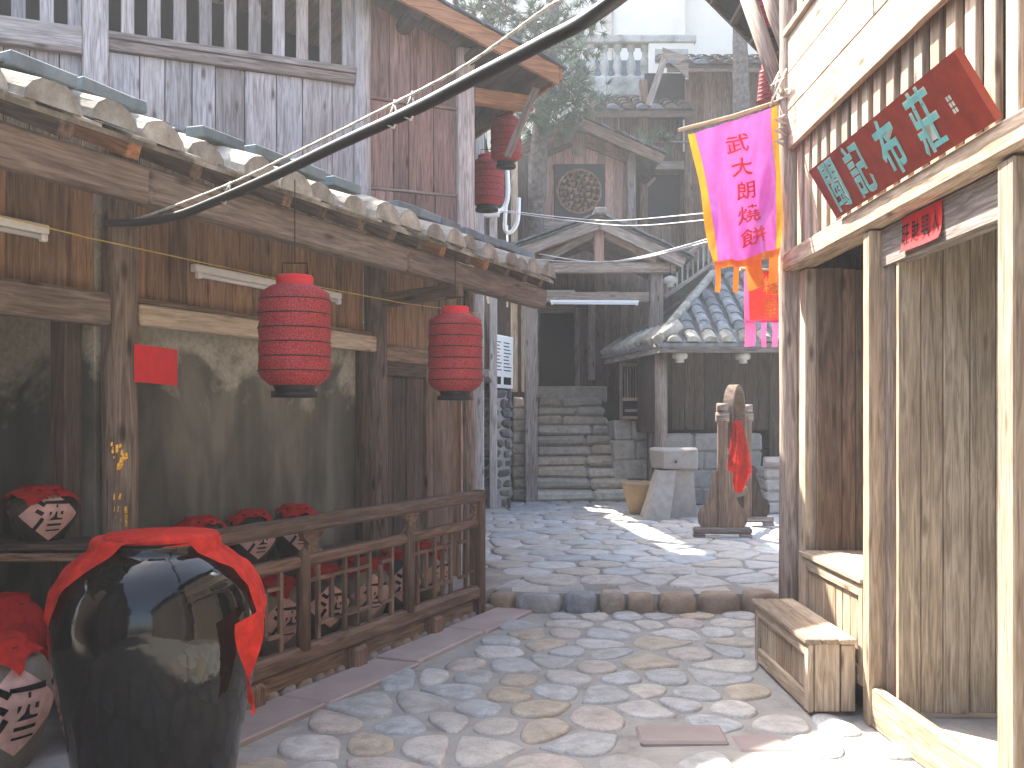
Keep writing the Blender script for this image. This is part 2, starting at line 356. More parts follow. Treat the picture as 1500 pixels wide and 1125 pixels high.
def planks(root, F, u0, u1, v0, v1, z0, z1, n_, mat, name='plank', gap=.008, jv=.007, var=.35, b=.004):
    ws = [1 + ru(-var, var) for _ in range(n_)]; t = sum(ws); u = u0
    for x in ws:
        d = (u1 - u0) * x / t; o = ru(-jv, jv)
        za = z0(u, u + d) if callable(z0) else (z0, z0); zb = z1(u, u + d) if callable(z1) else (z1, z1)
        if callable(z0) or callable(z1):
            ua, ub = u + gap / 2, u + d - gap / 2
            c = [F.P(uu, vv, zz) for uu, zz2 in ((ua, (za[0], zb[0])), (ub, (za[1], zb[1]))) for vv in (v0 + o, v1 + o) for zz in zz2]
            mb = MB().hexa(c)
        else: mb = MB().box(F, u + gap / 2, u + d - gap / 2, v0 + o, v1 + o, z0 + ru(-.006, .006), z1 + ru(-.006, .006), b)
        part(name, mb, mat, root); u += d
def hplanks(root, F, u0, u1, v0, v1, z0, z1, n_, mat, name='plank'):
    for k in range(n_):
        d = (z1 - z0) / n_; part(name, MB().box(F, u0, u1, v0 + ru(-.005, .005), v1, z0 + k * d + .003, z0 + (k + 1) * d - .003, .004), mat, root)
# glyph outlines from Blender's own font
GL = {}; GK = {}
def glyphs(chars, bold=.02, key=''):
    for ch in chars:
        if ch + key in GL: continue
        c = bpy.data.curves.new('glyph', 'FONT'); c.body = ch; c.size = 1; c.align_x = 'CENTER'; c.align_y = 'CENTER'; c.offset = bold; c.resolution_u = 2
        o = bpy.data.objects.new('glyph', c); COL.objects.link(o); bpy.context.view_layer.update()
        dg = bpy.context.evaluated_depsgraph_get(); me = bpy.data.meshes.new_from_object(o.evaluated_get(dg))
        bm = bmesh.new(); bm.from_mesh(me); bmesh.ops.triangulate(bm, faces=bm.faces)
        for _ in range(3):
            es = [e for e in bm.edges if e.calc_length() > .13]
            if es: bmesh.ops.subdivide_edges(bm, edges=es, cuts=1)
            bmesh.ops.triangulate(bm, faces=bm.faces)
        bm.verts.index_update(); vs = [tuple(v_.co) for v_ in bm.verts]
        x0 = min(p[0] for p in vs); x1 = max(p[0] for p in vs); y0 = min(p[1] for p in vs); y1 = max(p[1] for p in vs); k = max(x1 - x0, y1 - y0) if not key else GK[ch]; GK.setdefault(ch, k)
        GL[ch + key] = ([((p[0] - (x0 + x1) / 2) / k, (p[1] - (y0 + y1) / 2) / k) for p in vs], [tuple(v_.index for v_ in f.verts) for f in bm.faces])
        bm.free(); bpy.data.objects.remove(o); bpy.data.curves.remove(c); bpy.data.meshes.remove(me)
def glyph(ch, fn):
    vs, fs = GL[ch]; return MB().add([fn(x, y) for x, y in vs], fs)
glyphs('酒', .022); glyphs('布大', .016); glyphs('閩記莊', .006); glyphs('草旺財興人武朗燒餅糧', .008); glyphs('閩記布莊', .026, '+')

# ------------------------------------------------------------------ ground and pavements
g = MB().box(W, -60, 60, -30, 7.9, -.5, -.02, 0); struct('ground', g, 'ground')
def kerbz(x):                                # distance of the kerb at x
    t = max(-1.2, min(3.2, x)); return 7.93 + .16 * max(0, .9 - t) ** 2 * (1.0 if t < .9 else 0)
def cells(pts, rng):
    H = {}; s = rng
    for i, p in enumerate(pts): H.setdefault((int(p[0] // s), int(p[1] // s)), []).append(i)
    out = []
    for i, p in enumerate(pts):
        poly = [(p[0] - s, p[1] - s), (p[0] + s, p[1] - s), (p[0] + s, p[1] + s), (p[0] - s, p[1] + s)]
        cx, cy = int(p[0] // s), int(p[1] // s)
        for dx in (-2, -1, 0, 1, 2):
            for dy in (-2, -1, 0, 1, 2):
                for j in H.get((cx + dx, cy + dy), ()):
                    if j == i: continue
                    q = pts[j]; mx, my = (p[0] + q[0]) / 2, (p[1] + q[1]) / 2; nx, ny = q[0] - p[0], q[1] - p[1]
                    np_ = []
                    for k in range(len(poly)):
                        a, b_ = poly[k], poly[(k + 1) % len(poly)]
                        da = (a[0] - mx) * nx + (a[1] - my) * ny; db = (b_[0] - mx) * nx + (b_[1] - my) * ny
                        if da <= 0: np_.append(a)
                        if da * db < 0: t = da / (da - db); np_.append((a[0] + (b_[0] - a[0]) * t, a[1] + (b_[1] - a[1]) * t))
                    poly = np_
                    if not poly: break
                if not poly: break
            if not poly: break
        out.append(poly)
    return out
def cen(poly):
    A = X = Y = 0
    for k in range(len(poly)):
        a, b_ = poly[k], poly[(k + 1) % len(poly)]; c = a[0] * b_[1] - a[1] * b_[0]; A += c; X += (a[0] + b_[0]) * c; Y += (a[1] + b_[1]) * c
    return (X / (3 * A), Y / (3 * A), A / 2) if abs(A) > 1e-9 else (poly[0][0], poly[0][1], 0)
def chaikin(p, n_):
    for _ in range(n_):
        q = []
        for k in range(len(p)):
            a, b_ = p[k], p[(k + 1) % len(p)]; q += [(a[0] * .75 + b_[0] * .25, a[1] * .75 + b_[1] * .25), (a[0] * .25 + b_[0] * .75, a[1] * .25 + b_[1] * .75)]
        p = q
    return p
def stone_mesh(mb, poly, z, h, shr, ch, tilt=.02):
    cx, cy, A = cen(poly)
    P = chaikin([(cx + (x - cx) * shr, cy + (y - cy) * shr) for x, y in poly], ch)
    N = len(P); tx, ty = ru(-tilt, tilt), ru(-tilt, tilt); r = rnd(); vs = []
    for k, zz in ((1, -.02), (.97, h * .45), (.88, h * .8), (.6, h)):
        for x, y in P: vs.append((cx + (x - cx) * k, cy + (y - cy) * k, z + zz + (x - cx) * tx + (y - cy) * ty))
    vs.append((cx, cy, z + h * 1.04)); fs = []
    for i in range(3):
        for k in range(N): k2 = (k + 1) % N; fs.append((i * N + k, i * N + k2, (i + 1) * N + k2, (i + 1) * N + k))
    for k in range(N): fs.append((3 * N + k, 3 * N + (k + 1) % N, 4 * N))
    return mb.add(vs, fs, None, r, True)
def paving(parent, inside, x0, x1, y0, y1, sx, sy, z, h, shr, ch, mat, name, merge=.1):
    pts = []; ny = int((y1 - y0) / sy)
    for j in range(ny):
        nx = int((x1 - x0) / sx)
        for i in range(nx):
            if rnd() < merge: continue
            pts.append((x0 + (i + .5 + .5 * (j % 2) + ru(-.34, .34)) * sx, y0 + (j + .5 + ru(-.3, .3)) * sy))
    k = sy / sx                               # work in a space where the cells are round
    q = [(p[0] * k, p[1]) for p in pts]
    c = cells(q, sy * 2.4); q = [((a[0] + b_[0]) / 2, (a[1] + b_[1]) / 2) if a else b_ for a, b_ in ((cen(p_)[:2] if len(p_) > 2 else None, o_) for p_, o_ in zip(c, q))]
    c = cells(q, sy * 2.4); items = []
    for p_ in c:
        if len(p_) < 3: continue
        p_ = [(x / k, y) for x, y in p_]; cx, cy, A = cen(p_)
        if not inside(cx, cy): continue
        px = 750 + FPX * cx / max(cy, .5); vis = -40 < px < 1540 and cy > 3.6
        items.append((abs(A) / max(cy, 1) ** 3 if vis else 0, p_))
    items.sort(key=lambda t: -t[0]); rest = MB()
    for i, (s_, p_) in enumerate(items):
        hh = h * ru(.75, 1.3); sh = shr * ru(.93, 1.04) if ch > 1 else shr
        if i < 298 and s_ > 0: part(name, stone_mesh(MB(), p_, z, hh, sh, ch), mat, parent)
        else: stone_mesh(rest, p_, z, hh, sh, ch)
    if rest.v: part(name + '_field', rest, mat, parent, True)
    return len(items)
# pavilion frame: u runs away from the camera along the railing, v towards the lane
a24 = R(24); PV = Fr(-.27, 7.77, (math.sin(a24), math.cos(a24)), (math.cos(a24), -math.sin(a24)))
def toP(x, y): dx, dy = x + .27, y - 7.77; return dx * PV.a[0] + dy * PV.a[1], dx * PV.n[0] + dy * PV.n[1]
lane = struct('lane_pavement', MB().box(W, -9, 9, -4, 8.6, -.3, 0, 0), 'mortar')
def in_lane(x, y):
    u, v = toP(x, y)
    if y > kerbz(x) - .13: return False
    if v < .40 and u < .25: return False
    if x > 1.80 and y < 6.6: return False
    if 1.45 < x < 1.9 and 5.1 < y < 6.4: return False
    if (x - .93) ** 2 / .19 + (y - 4.78) ** 2 / .035 < 1 or (x - 1.38) ** 2 / .05 + (y - 4.45) ** 2 / .02 < 1: return False
    return v > -.2
print('lane stones', paving(lane, in_lane, -2.6, 3.4, 2.4, 8.6, .27, .305, .0, .020, .90, 2, 'cobble', 'cobble', .13))
# flat pinkish slabs let into the lane, and the strip of them along the railing
for (x0, x1, y0, y1, rot) in ((.62, 1.02, 4.70, 4.98, 0), (1.05, 1.30, 4.60, 4.86, 0), (1.2, 1.55, 4.3, 4.55, 0)):
    mb = MB().box(W, x0, x1, y0, y1, -.05, .008, .012, .02); part('slab', mb, 'slab', lane)
u = .3
while u > -6.2:
    L = ru(.7, 1.15); part('slab', MB().box(PV, u - L + .012, u - .006, .035, .345 + ru(-.015, .015), -.05, .03 + ru(-.004, .004), .008, .004), 'slab', lane); u -= L
u = .35
while u > -4.2:                              # row of small yellowish pebbles at the foot of the railing
    L = ru(.10, .2); mb = MB(); pp = [PV.P(u - L / 2 + math.cos(t) * L * .46, -.04 + math.sin(t) * .06, 0)[:2] for t in [k * math.pi / 4 for k in range(8)]]
    stone_mesh(mb, pp[::-1], .0, .045, 1, 1); part('pebble', mb, 'kerb', lane); u -= L
# kerb stones, then the raised court behind
court = MB(); CZ = .14
xs = [-9 + .3 * i for i in range(78)]
for i in range(len(xs) - 1):
    x0, x1 = xs[i], xs[i + 1]
    court.hexa([(x, y, z) for x, y0 in ((x0, kerbz(x0) + .1), (x1, kerbz(x1) + .1)) for y in (y0, 60) for z in (-.3, CZ - .012)])
court = struct('court_pavement', court, 'mortar')
x = -1.3
while x < 3.2:
    L = ru(.2, .42); y = kerbz(x + L / 2); sl = (kerbz(x + L) - kerbz(x)) / L
    f = Fr(x, y, (1 / math.hypot(1, sl), sl / math.hypot(1, sl)), (-sl / math.hypot(1, sl), 1 / math.hypot(1, sl)))
    mb = MB(); N = 12; vs = []; fs = []; rr = rnd(); hh = CZ + ru(-.015, .025)
    for kz, kk in ((-.05, .9), (hh * .35, 1), (hh * .75, .96), (hh * .96, .8), (hh, .45)):
        for k in range(N):
            t = 2 * math.pi * k / N; cu = math.copysign(abs(math.cos(t)) ** .45, math.cos(t)); cv = math.copysign(abs(math.sin(t)) ** .45, math.sin(t))
            vs.append(f.P(L / 2 + cu * (L / 2 - .008) * kk * ru(.95, 1.0), .06 + cv * (.13 + ru(-.01, .015)) * kk, kz))
    for i in range(4):
        for k in range(N): fs.append((i * N + k, i * N + (k + 1) % N, (i + 1) * N + (k + 1) % N, (i + 1) * N + k))
    fs.append(tuple(4 * N + k for k in range(N))); mb.add(vs, fs, None, rr, True)
    part('kerb_stone', mb, 'kerb', court); x += L
def in_court(x, y):
    if y < kerbz(x) + .26: return False
    px = 750 + FPX * x / y; u, v = toP(x, y)
    if v < -.2 and u < 1.5: return False
    if y > 16.75 and .3 < x < 2.2: return False
    return 560 < px < 1260 and y < 17.6
print('court stones', paving(court, in_court, -2.6, 5.6, 8.0, 17.6, .42, .44, CZ - .006, .014, .95, 1, 'flag', 'flagstone', .12))

# ------------------------------------------------------------------ wine pavilion (left): wall, posts, beams, lean-to roof
pav = thing('wine_pavilion', 'open timber wine pavilion with lean-to tiled roof along left side of lane', 'pavilion', PV.P(0, -.54, 0))
FL = .16
part('floor', MB().box(PV, -6.3, 1.1, -2.2, -.07, 0, FL, .01), 'granite', pav)
part('floor_edge', MB().box(PV, -3.35, .06, -.068, -.03, .03, .15, .006), 'brown', pav)
WV = -.60
part('plaster_wall', MB().box(PV, -3.05, -.66, WV - .16, WV - .02, FL, 2.14, .004), 'plaster', pav)
part('plaster_wall', MB().box(PV, -6.3, -3.2, -1.75, -1.62, FL, 2.6, .004), 'plaster', pav)
part('plaster_wall', MB().box(PV, -3.2, -3.07, -1.62, WV - .02, FL, 2.6, .004), 'plaster', pav)
planks(pav, PV, -3.05, -.66, WV - .05, WV - .02, 2.16, 2.86, 13, 'orange')
planks(pav, PV, -.50, .95, WV - .05, WV - .015, FL, 1.98, 8, 'brown')
planks(pav, PV, -.50, .95, WV - .05, WV - .02, 2.12, 2.86, 7, 'orange')
part('beam', MB().box(PV, -.52, .95, WV - .06, WV + .03, 1.985, 2.11, .01), 'brown', pav)
part('door_frame', MB().box(PV, -.50, -.44, WV - .01, WV + .03, FL, 1.98, .006), 'brown', pav)
part('door_frame', MB().box(PV, .22, .28, WV - .01, WV + .03, FL, 1.98, .006), 'brown', pav)
part('door_frame', MB().box(PV, -.44, .22, WV - .01, WV + .028, 1.88, 1.98, .006), 'dark', pav)
planks(pav, PV, -.44, .22, WV - .014, WV + .002, FL, 1.87, 4, 'dark', 'door_board')
planks(pav, PV, -6.3, -3.2, -.66, -.63, 2.17, 2.9, 11, 'orange', var=.5)
# posts: peeled trunks, slightly crooked
def trunk(F, u, v, z0, z1, r0, seg=14, lean=0):
    n_ = 7; return MB().tube([F.P(u + lean * k / n_ + ru(-.006, .006), v + ru(-.006, .006), z0 + (z1 - z0) * k / n_) for k in range(n_ + 1)], [r0 * (1 + ru(-.04, .04)) for _ in range(n_ + 1)], seg)
p1 = part('post', trunk(PV, -3.10, -.55, FL, 2.92, .088), 'oldpost', pav, label='thick knotty post with flakes of gold lettering')
part('post', trunk(PV, -.60, -.55, FL, 2.92, .085), 'oldpost', pav)
part('post', trunk(PV, .98, -.56, FL, 2.8, .06), 'greybrown', pav)
part('post', trunk(PV, -3.62, -1.2, FL, 2.6, .08), 'dark', pav)
part('post', MB().box(PV, -.78, -.69, WV - .02, WV + .05, FL, 2.05, .008), 'dark', pav)
part('post', MB().box(PV, -3.32, -3.21, -.80, -.69, FL, 2.5, .008), 'dark', pav)
for z0, z1 in ((1.30, 1.43), (1.0, 1.17)):   # flakes of gold leaf left from lettering on the first post
    mb = MB()
    for _ in range(16):
        a = R(ru(-62, -18)); zz = ru(z0, z1); d = ru(.006, .02); rr = .0905
        cu, cv = math.sin(a) * rr * -1, math.cos(a) * rr
        cu = -rr * math.sin(R(ru(25, 70))); cv = math.sqrt(rr * rr - cu * cu)
        q = [PV.P(-3.10 + cu + x, -.55 + cv * 1.03 + x * .6, zz + y) for x, y in ((-d * .5, -d), (d * .5, -d * .7), (d * .4, d), (-d * .3, d * .8))]
        mb.add(q, [(0, 1, 2, 3)])
    part('gold_flake', mb, 'gold', p1)
part('beam', MB().box(PV, -6.4, -3.19, -.62, -.50, 2.02, 2.18, .015, .008), 'oldpost', pav, label='rough grey-brown tie beam over the left bay')
part('beam', MB().box(PV, -3.0, -.50, -.60, -.50, 2.04, 2.155, .01, .006), 'pale', pav, label='pale newly sawn tie beam')
part('moulding', MB().box(PV, -3.0, -.66, -.615, -.535, 2.157, 2.185, .004), 'brown', pav)
# eave beam with visible joints, and rafters
EV = .10
for (ua, ub) in ((-6.4, -3.62), (-3.615, -1.35), (-1.345, 1.05)):
    part('eave_beam', MB().box(PV, ua, ub, EV - .07, EV + .06, 2.50 + ru(-.004, .004), 2.665, .018, .008), 'oldpost', pav)
part('bracket', MB().beam(PV.P(-.6, -.5, 2.42), PV.P(-.6, .16, 2.47), .08, .10), 'brown', pav)
SL = math.tan(R(22)); ZE = 2.735             # deck height at v = .2
def zr(v): return ZE + (.2 - v) * SL
def vback(u): return max(-4.6, min(-.62, -.76 + .894 * (u - 1.25)))
k = 0
while -6.2 + k * .36 < 1.0:
    uu = -6.2 + k * .36 + ru(-.03, .03); vb = vback(uu)
    part('rafter', MB().beam(PV.P(uu, .13, zr(.13) - .05), PV.P(uu, vb, zr(vb) - .05), .075, .07), 'rafter' if rnd() < .35 else 'brown', pav); k += 1
deck = MB(); us = [-6.4 + 1.25 * .2 * i for i in range(31)]
us = [u_ for u_ in us if u_ < 1.08] + [1.08]
for a_, b_ in zip(us, us[1:]):
    deck.hexa([PV.P(u_, v_, zr(v_) + dz) for u_, vv in ((a_, (.21, vback(a_))), (b_, (.21, vback(b_)))) for v_ in vv for dz in (-.012, .012)])
roof = part('roof_deck', deck, 'tilepale', pav)
def barrel(F, u, v0, v1, z0, z1, r0, r1, h, seg=8, end=True, th=.016):
    """half-round cover tile from its lower end (v0,z0) to the upper one"""
    vs = []; fs = []; N = seg + 1
    for v_, z_, r_ in ((v0, z0, r0), (v1, z1, r1)):
        for rr in (r_, r_ - th):
            for k_ in range(N):
                t = math.pi * k_ / seg; vs.append(F.P(u + math.cos(t) * rr, v_, z_ + math.sin(t) * rr * h))
    for k_ in range(seg):
        fs += [(k_, k_ + 1, 2 * N + k_ + 1, 2 * N + k_), (N + k_, 3 * N + k_, 3 * N + k_ + 1, N + k_ + 1), (k_, N + k_, N + k_ + 1, k_ + 1), (2 * N + k_, 2 * N + k_ + 1, 3 * N + k_ + 1, 3 * N + k_)]
    vs = [(p[0] + ru(-.004, .004), p[1] + ru(-.004, .004), p[2] + ru(-.004, .004)) for p in vs]; mb = MB().add(vs, fs, None, None, False)
    if end: mb.add([F.P(u + math.cos(math.pi * k_ / seg) * r0 * .97, v0 + .004 * (1 if v0 > v1 else -1), z0 + math.sin(math.pi * k_ / seg) * r0 * h * .97) for k_ in range(N)], [tuple(range(N))])
    return mb
rows = []; uu = .93
while uu > -6.1: rows.append(uu); uu -= .305 + ru(-.012, .012)
field = MB(); pans = MB()
for ru_ in rows:
    v = .25 + ru(-.05, .04); k = 0; vb = vback(ru_); sag = ru(-.014, .014); rk = ru(.9, 1.07)
    while v > vb:
        v2 = max(v - .30, vb); z0, z1 = zr(v) + .010 + .016 + sag, zr(v2) + .010 + sag
        mb = barrel(PV, ru_ + ru(-.006, .006), v, v2, z0, z1, .138 * rk, .124 * rk, .82 * ru(.88, 1.05), 8, k == 0)
        if k < 5: part('tile', mb, 'tilepale' if k < 2 else 'tile', roof)
        else: field.v and None; o_ = len(field.v); field.v += mb.v; field.g += mb.g; field.r += mb.r; field.f += [tuple(i + o_ for i in q) for q in mb.f]; field.sm += mb.sm
        v -= .255; k += 1
    # flat drip slate between two rows
    part('drip_tile', MB().hexa([PV.P(ru_ - .155 + s_ * .07, v_, zr(v_) + dz) for s_ in (-1, 1) for v_ in (.28, -.05) for dz in (.013, .027)]), 'tilepale', roof)
part('tile_field', field, 'tile', roof, True)
for v_, n0 in ((.02, 0), (-.42, 1)):         # slate bricks that weigh the tiles down
    uu = 1.0 - n0 * .17
    while uu > -6.0:
        L = .30 + ru(-.02, .02)
        if rnd() > (.08 if n0 == 0 else .45):
            zz = zr(v_) + .105 + ru(0, .012); part('weight_brick', MB().box(PV, uu - L, uu, v_ - .055 + ru(-.015, .015), v_ + .055, zz, zz + .06, .006, .004), 'slate' if uu > -4.2 or rnd() < .3 else 'tilepale', roof)
        uu -= L + ru(.02, .09)

# ------------------------------------------------------------------ upper timber house behind the pavilion
b24 = (math.cos(R(24.2)), math.sin(R(24.2)))
UH = Fr(-.41, 9.2, b24, (b24[1], -b24[0]))
up = thing('upper_house', 'tall weathered grey board house with slatted openings above the pavilion roof', 'house', UH.P(-2, 0, 0))
RK = .3385
def zrake(u): return 4.76 + (.85 - u) * RK if u > -4.6 else 4.76 + (.85 + 4.6) * RK - (-4.6 - u) * RK
part('post', MB().box(UH, -3.27, -3.08, -.10, .07, 2.4, 5.95, .012, .004), 'grey', up)
part('post', trunk(UH, -1.0, 0, 2.4, 5.35, .075), 'grey', up)
part('post', MB().box(UH, -.11, .05, -.08, .06, 2.4, 4.95, .01, .003), 'grey', up)
part('post', MB().box(UH, -6.0, -5.85, -.08, .06, 2.4, 6.2, .01), 'grey', up)
planks(up, UH, -3.08, -1.07, -.03, .0, 2.6, 4.47, 9, 'grey', var=.25)
planks(up, UH, -5.85, -3.27, -.03, .0, 2.6, 4.44, 12, 'grey', var=.3)
part('rail', MB().box(UH, -3.08, -1.07, -.03, .045, 4.475, 4.56, .006), 'greybrown', up)
part('rail', MB().box(UH, -3.08, -1.07, -.02, .06, 4.565, 4.62, .006), 'greybrown', up)
part('rail', MB().box(UH, -5.85, -3.27, -.03, .05, 4.44, 4.62, .006), 'grey', up)
part('rail', MB().box(UH, -5.85, -3.27, -.03, .07, 4.40, 4.437, .006), 'greybrown', up)
for ua, ub, n_ in ((-3.08, -1.07, 10), (-5.85, -3.27, 13)):
    for k in range(n_):
        c = ua + (ub - ua) * (k + .72) / n_; part('slat', MB().box(UH, c - .05, c + .05, -.035, .0, 4.615, min(zrake(c) - .2, 5.9), .004), 'grey', up)
    part('room_shade', MB().box(UH, ua - .05, ub + .05, -1.6, -1.5, 2.6, 5.6, 0), 'charcoal', up)  # near-black sheet standing in for the unlit room behind the slats
zt = lambda a, b_: (zrake(a) - .14, zrake(b_) - .14)
planks(up, UH, -.94, -.11, -.03, .0, 4.40, zt, 4, 'red', var=.2)
part('rail', MB().box(UH, -.94, -.11, -.02, .02, 4.375, 4.398, .004), 'red', up)
planks(up, UH, -.94, -.11, -.028, .004, 3.60, 4.37, 4, 'red', var=.4)
part('rail', MB().box(UH, -.94, -.11, -.01, .025, 3.575, 3.597, .004), 'greybrown', up)
planks(up, UH, -.94, -.11, -.01, .02, 2.6, 3.57, 4, 'red', var=.1)
part('purlin', MB().tube([UH.P(-.62, .38, zrake(-.62) - .20), UH.P(-.62, -4, zrake(-.62) - .20)], .07, 12), 'dark', up)
part('purlin', MB().tube([UH.P(.0, .34, zrake(0) - .20), UH.P(.0, -4, zrake(0) - .20)], .06, 12), 'dark', up)
part('purlin', MB().tube([UH.P(.62, .34, zrake(.62) - .17), UH.P(.62, -4, zrake(.62) - .17)], .055, 12), 'dark', up)
# roof over it: bargeboard, boards, tiles
def slab_roof(root, F, u0, u1, v0, v1, zf, t, mat, name):
    return part(name, MB().hexa([F.P(u_, v_, zf(u_) + dz) for u_ in (u0, u1) for v_ in (v0, v1) for dz in (0, t)], 1), mat, root)
uroof = slab_roof(up, UH, -4.6, .72, -6, .42, lambda u_: zrake(u_) - .08, .035, 'dark', 'roof_boards')
slab_roof(up, UH, -9.6, -4.6, -6, .42, lambda u_: zrake(u_) - .08, .035, 'dark', 'roof_boards')
part('bargeboard', MB().hexa([UH.P(u_, v_, zrake(u_) + dz) for u_ in (-4.6, .73) for v_ in (.39, .43) for dz in (-.20, -.04)], 0), 'rafter', up)
part('bargeboard', MB().hexa([UH.P(u_, v_, zrake(u_) + dz) for u_ in (-9.6, -4.6) for v_ in (.39, .43) for dz in (-.20, -.04)], 0), 'rafter', up)
part('fascia', MB().hexa([UH.P(u_, v_, zrake(.73) + dz) for u_ in (.733, .765) for v_ in (-6, .43) for dz in (-.16, -.05)], 1), 'rafter', up)
for k in range(17):                          # tiles along the verge, laid in short courses
    u_ = .80 - k * .27
    for j in range(3):
        v_ = .46 - j * .27
        part('tile', MB().hexa([UH.P(uu, vv, zrake(uu) - .045 + dz + (.012 if uu > u_ - .1 else .03)) for uu in (u_ - .30, u_) for vv in (v_ - .255, v_ + ru(-.02, .01)) for dz in (0, .02)]), 'tile', uroof)
part('tile_field', MB().hexa([UH.P(uu, vv, zrake(uu) + dz) for uu in (-4.6, .79) for vv in (-6, -.33) for dz in (-.04, -.005)]), 'tile', uroof, True)
part('ridge', MB().hexa([UH.P(uu, vv, zrake(-4.6) + dz) for uu in (-4.75, -4.45) for vv in (-6, .45) for dz in (-.05, .16)]), 'tile', uroof)
# open gallery on its right flank
part('head_beam', MB().box(UH, .055, .66, -.06, .05, 4.46, 4.60, .008), 'rafter', up)
part('head_beam', MB().beam(UH.P(.64, .2, 4.70), UH.P(.40, .0, 4.0), .06, .06), 'greybrown', up)
planks(up, Fr(*UH.P(-.05, -.1, 0)[:2], (-UH.n[0], -UH.n[1]), UH.a), 0, 3.6, -.02, .015, .1, 4.7, 14, 'dark')
part('floor', MB().box(UH, -.1, .72, -4, .02, 2.9, 3.0, .01), 'brown', up)
part('back_wall', MB().box(UH, -.1, .9, -2.2, -2.1, 0, 4.7, .01), 'red', up)

# ------------------------------------------------------------------ cloth shop (right): wall plane x = 1.84
shop = thing('cloth_shop', 'sunlit timber shop front with slatted upper storey on right side of lane', 'shop', (1.84, 5, 0))
XW = 1.84
def rb(x0, x1, y0, y1, z0, z1, b=.006, jit=0): return MB().box(W, x0, x1, y0, y1, z0, z1, b, jit)
part('corner_post', trunk(W, 1.835, 6.52, 0, 5.6, .085, 16), 'greybrown', shop)
part('jamb_board', rb(1.845, 1.95, 6.26, 6.42, 0, 2.49), 'tan', shop)
part('jamb_post', rb(1.79, 1.90, 4.98, 5.09, 0, 2.49, .008, .003), 'tan', shop)
part('jamb_board', rb(1.865, 1.99, 4.93, 4.975, .1, 2.42), 'greybrown', shop)
part('jamb_post', rb(1.79, 1.93, 3.55, 3.68, 0, 2.49, .008, .003), 'tan', shop)
part('jamb_post', rb(1.79, 1.93, 1.6, 1.74, 0, 2.49, .008), 'tan', shop)
hb = part('lintel_beam', rb(1.76, 1.92, 1.4, 6.60, 2.50, 2.625, .012, .004), 'tan', shop)
part('header', rb(1.85, 1.93, 3.68, 4.98, 2.30, 2.495), 'greybrown', shop)
part('threshold', MB().box(Fr(1.80, 4.98, (.03, -1), (1, .03)), 0, 1.30, 0, .06, 0, .20, .01, .004), 'tan', shop)
part('threshold', rb(1.86, 1.92, 5.09, 6.27, 0, .16), 'tan', shop)
planks(shop, W, 1.86, 3.0, 4.79, 4.825, .125, 2.60, 10, 'door', 'door_board', gap=.004, jv=.002, var=.2)
planks(shop, W, 1.90, 2.9, 6.20, 6.235, .12, 2.48, 9, 'brown', 'door_board', gap=.004, jv=.003, var=.4)
part('panelling', rb(1.88, 1.93, 1.74, 3.55, 0, 2.49), 'door', shop)
part('floor', rb(1.86, 4.6, 1.0, 6.6, 0, .10, 0), 'granite', shop)
part('back_wall', rb(4.6, 4.7, 1.0, 6.7, 0, 5.6, 0), 'dark', shop)
part('end_wall', rb(1.93, 4.6, 6.56, 6.66, 0, 5.6, 0), 'brown', shop)
part('end_wall', rb(1.93, 4.6, .9, 1.0, 0, 5.6, 0), 'brown', shop)
part('ceiling', rb(1.93, 4.6, 1.0, 6.56, 2.62, 2.70, 0), 'dark', shop)
part('roof_boards', MB().hexa([(x, y, z + dz) for x, z in ((1.55, 5.65), (4.9, 6.6)) for y in (.8, 6.9) for dz in (0, .06)], 1), 'dark', shop)
# slats, the long board over them, and the storey above
y = 6.40
while y > 1.5:
    part('slat', rb(1.835 + ru(-.004, .004), 1.868, y - .095, y, 2.62, 5.2, .004), 'tan', shop); y -= .168 + ru(-.006, .006)
part('shade_backing', rb(2.25, 2.3, 1.0, 6.56, 2.7, 5.6, 0), 'dark', shop)  # dark sheet standing in for the unlit storey behind the slats
z = 3.28
for h_, n_ in ((.25, 0), (.24, 1), (.24, 2)):
    for (ya, yb) in (((1.4, 3.9), (3.905, 6.42)) if n_ != 1 else ((1.4, 4.9), (4.905, 6.42))):
        part('parapet_board', rb(1.78 + ru(-.005, .005), 1.815, ya, yb, z, z + h_ - .004, .004), 'tan', shop)
    z += h_
part('parapet_cap', rb(1.755, 1.85, 1.4, 6.45, z, z + .05), 'tan', shop)
part('window_frame', rb(1.80, 1.86, 5.3, 5.4, z + .05, 5.6), 'brown', shop)
part('window_frame', rb(1.80, 1.86, 6.15, 6.25, z + .05, 5.6), 'brown', shop)
part('window_pane', rb(1.825, 1.832, 5.4, 6.15, z + .06, 5.5, 0), 'bluepane', shop)
# tie of frayed rope round the corner post
rp = MB()
for k in range(5): rp.ring((1.835, 6.52, 3.62 + k * .018 - .02 * (k % 2)), .093, .008, (1, 0, .1 * (k - 2)), (0, 1, .05 * (k - 2)), 20, 6)
for k in range(5):
    a = R(170 + k * 14); rp.tube([(1.835 + math.cos(a) * .09, 6.52 - .06, 3.64), (1.72 + ru(-.04, .02), 6.4 + ru(-.1, .1), 3.70 + ru(-.03, .06)), (1.66 + ru(-.05, .03), 6.38, 3.66 + ru(-.12, .1))], .006, 5)
for k in range(3): rp.tube([(1.76, 6.43, 3.50 - k * .07), (1.70, 6.40, 3.47 - k * .07), (1.77, 6.42, 3.44 - k * .07)], .012, 6)
solo('rope_binding', rp, 'rope', 'pale frayed rope bound around the corner post of the shop', 'rope')
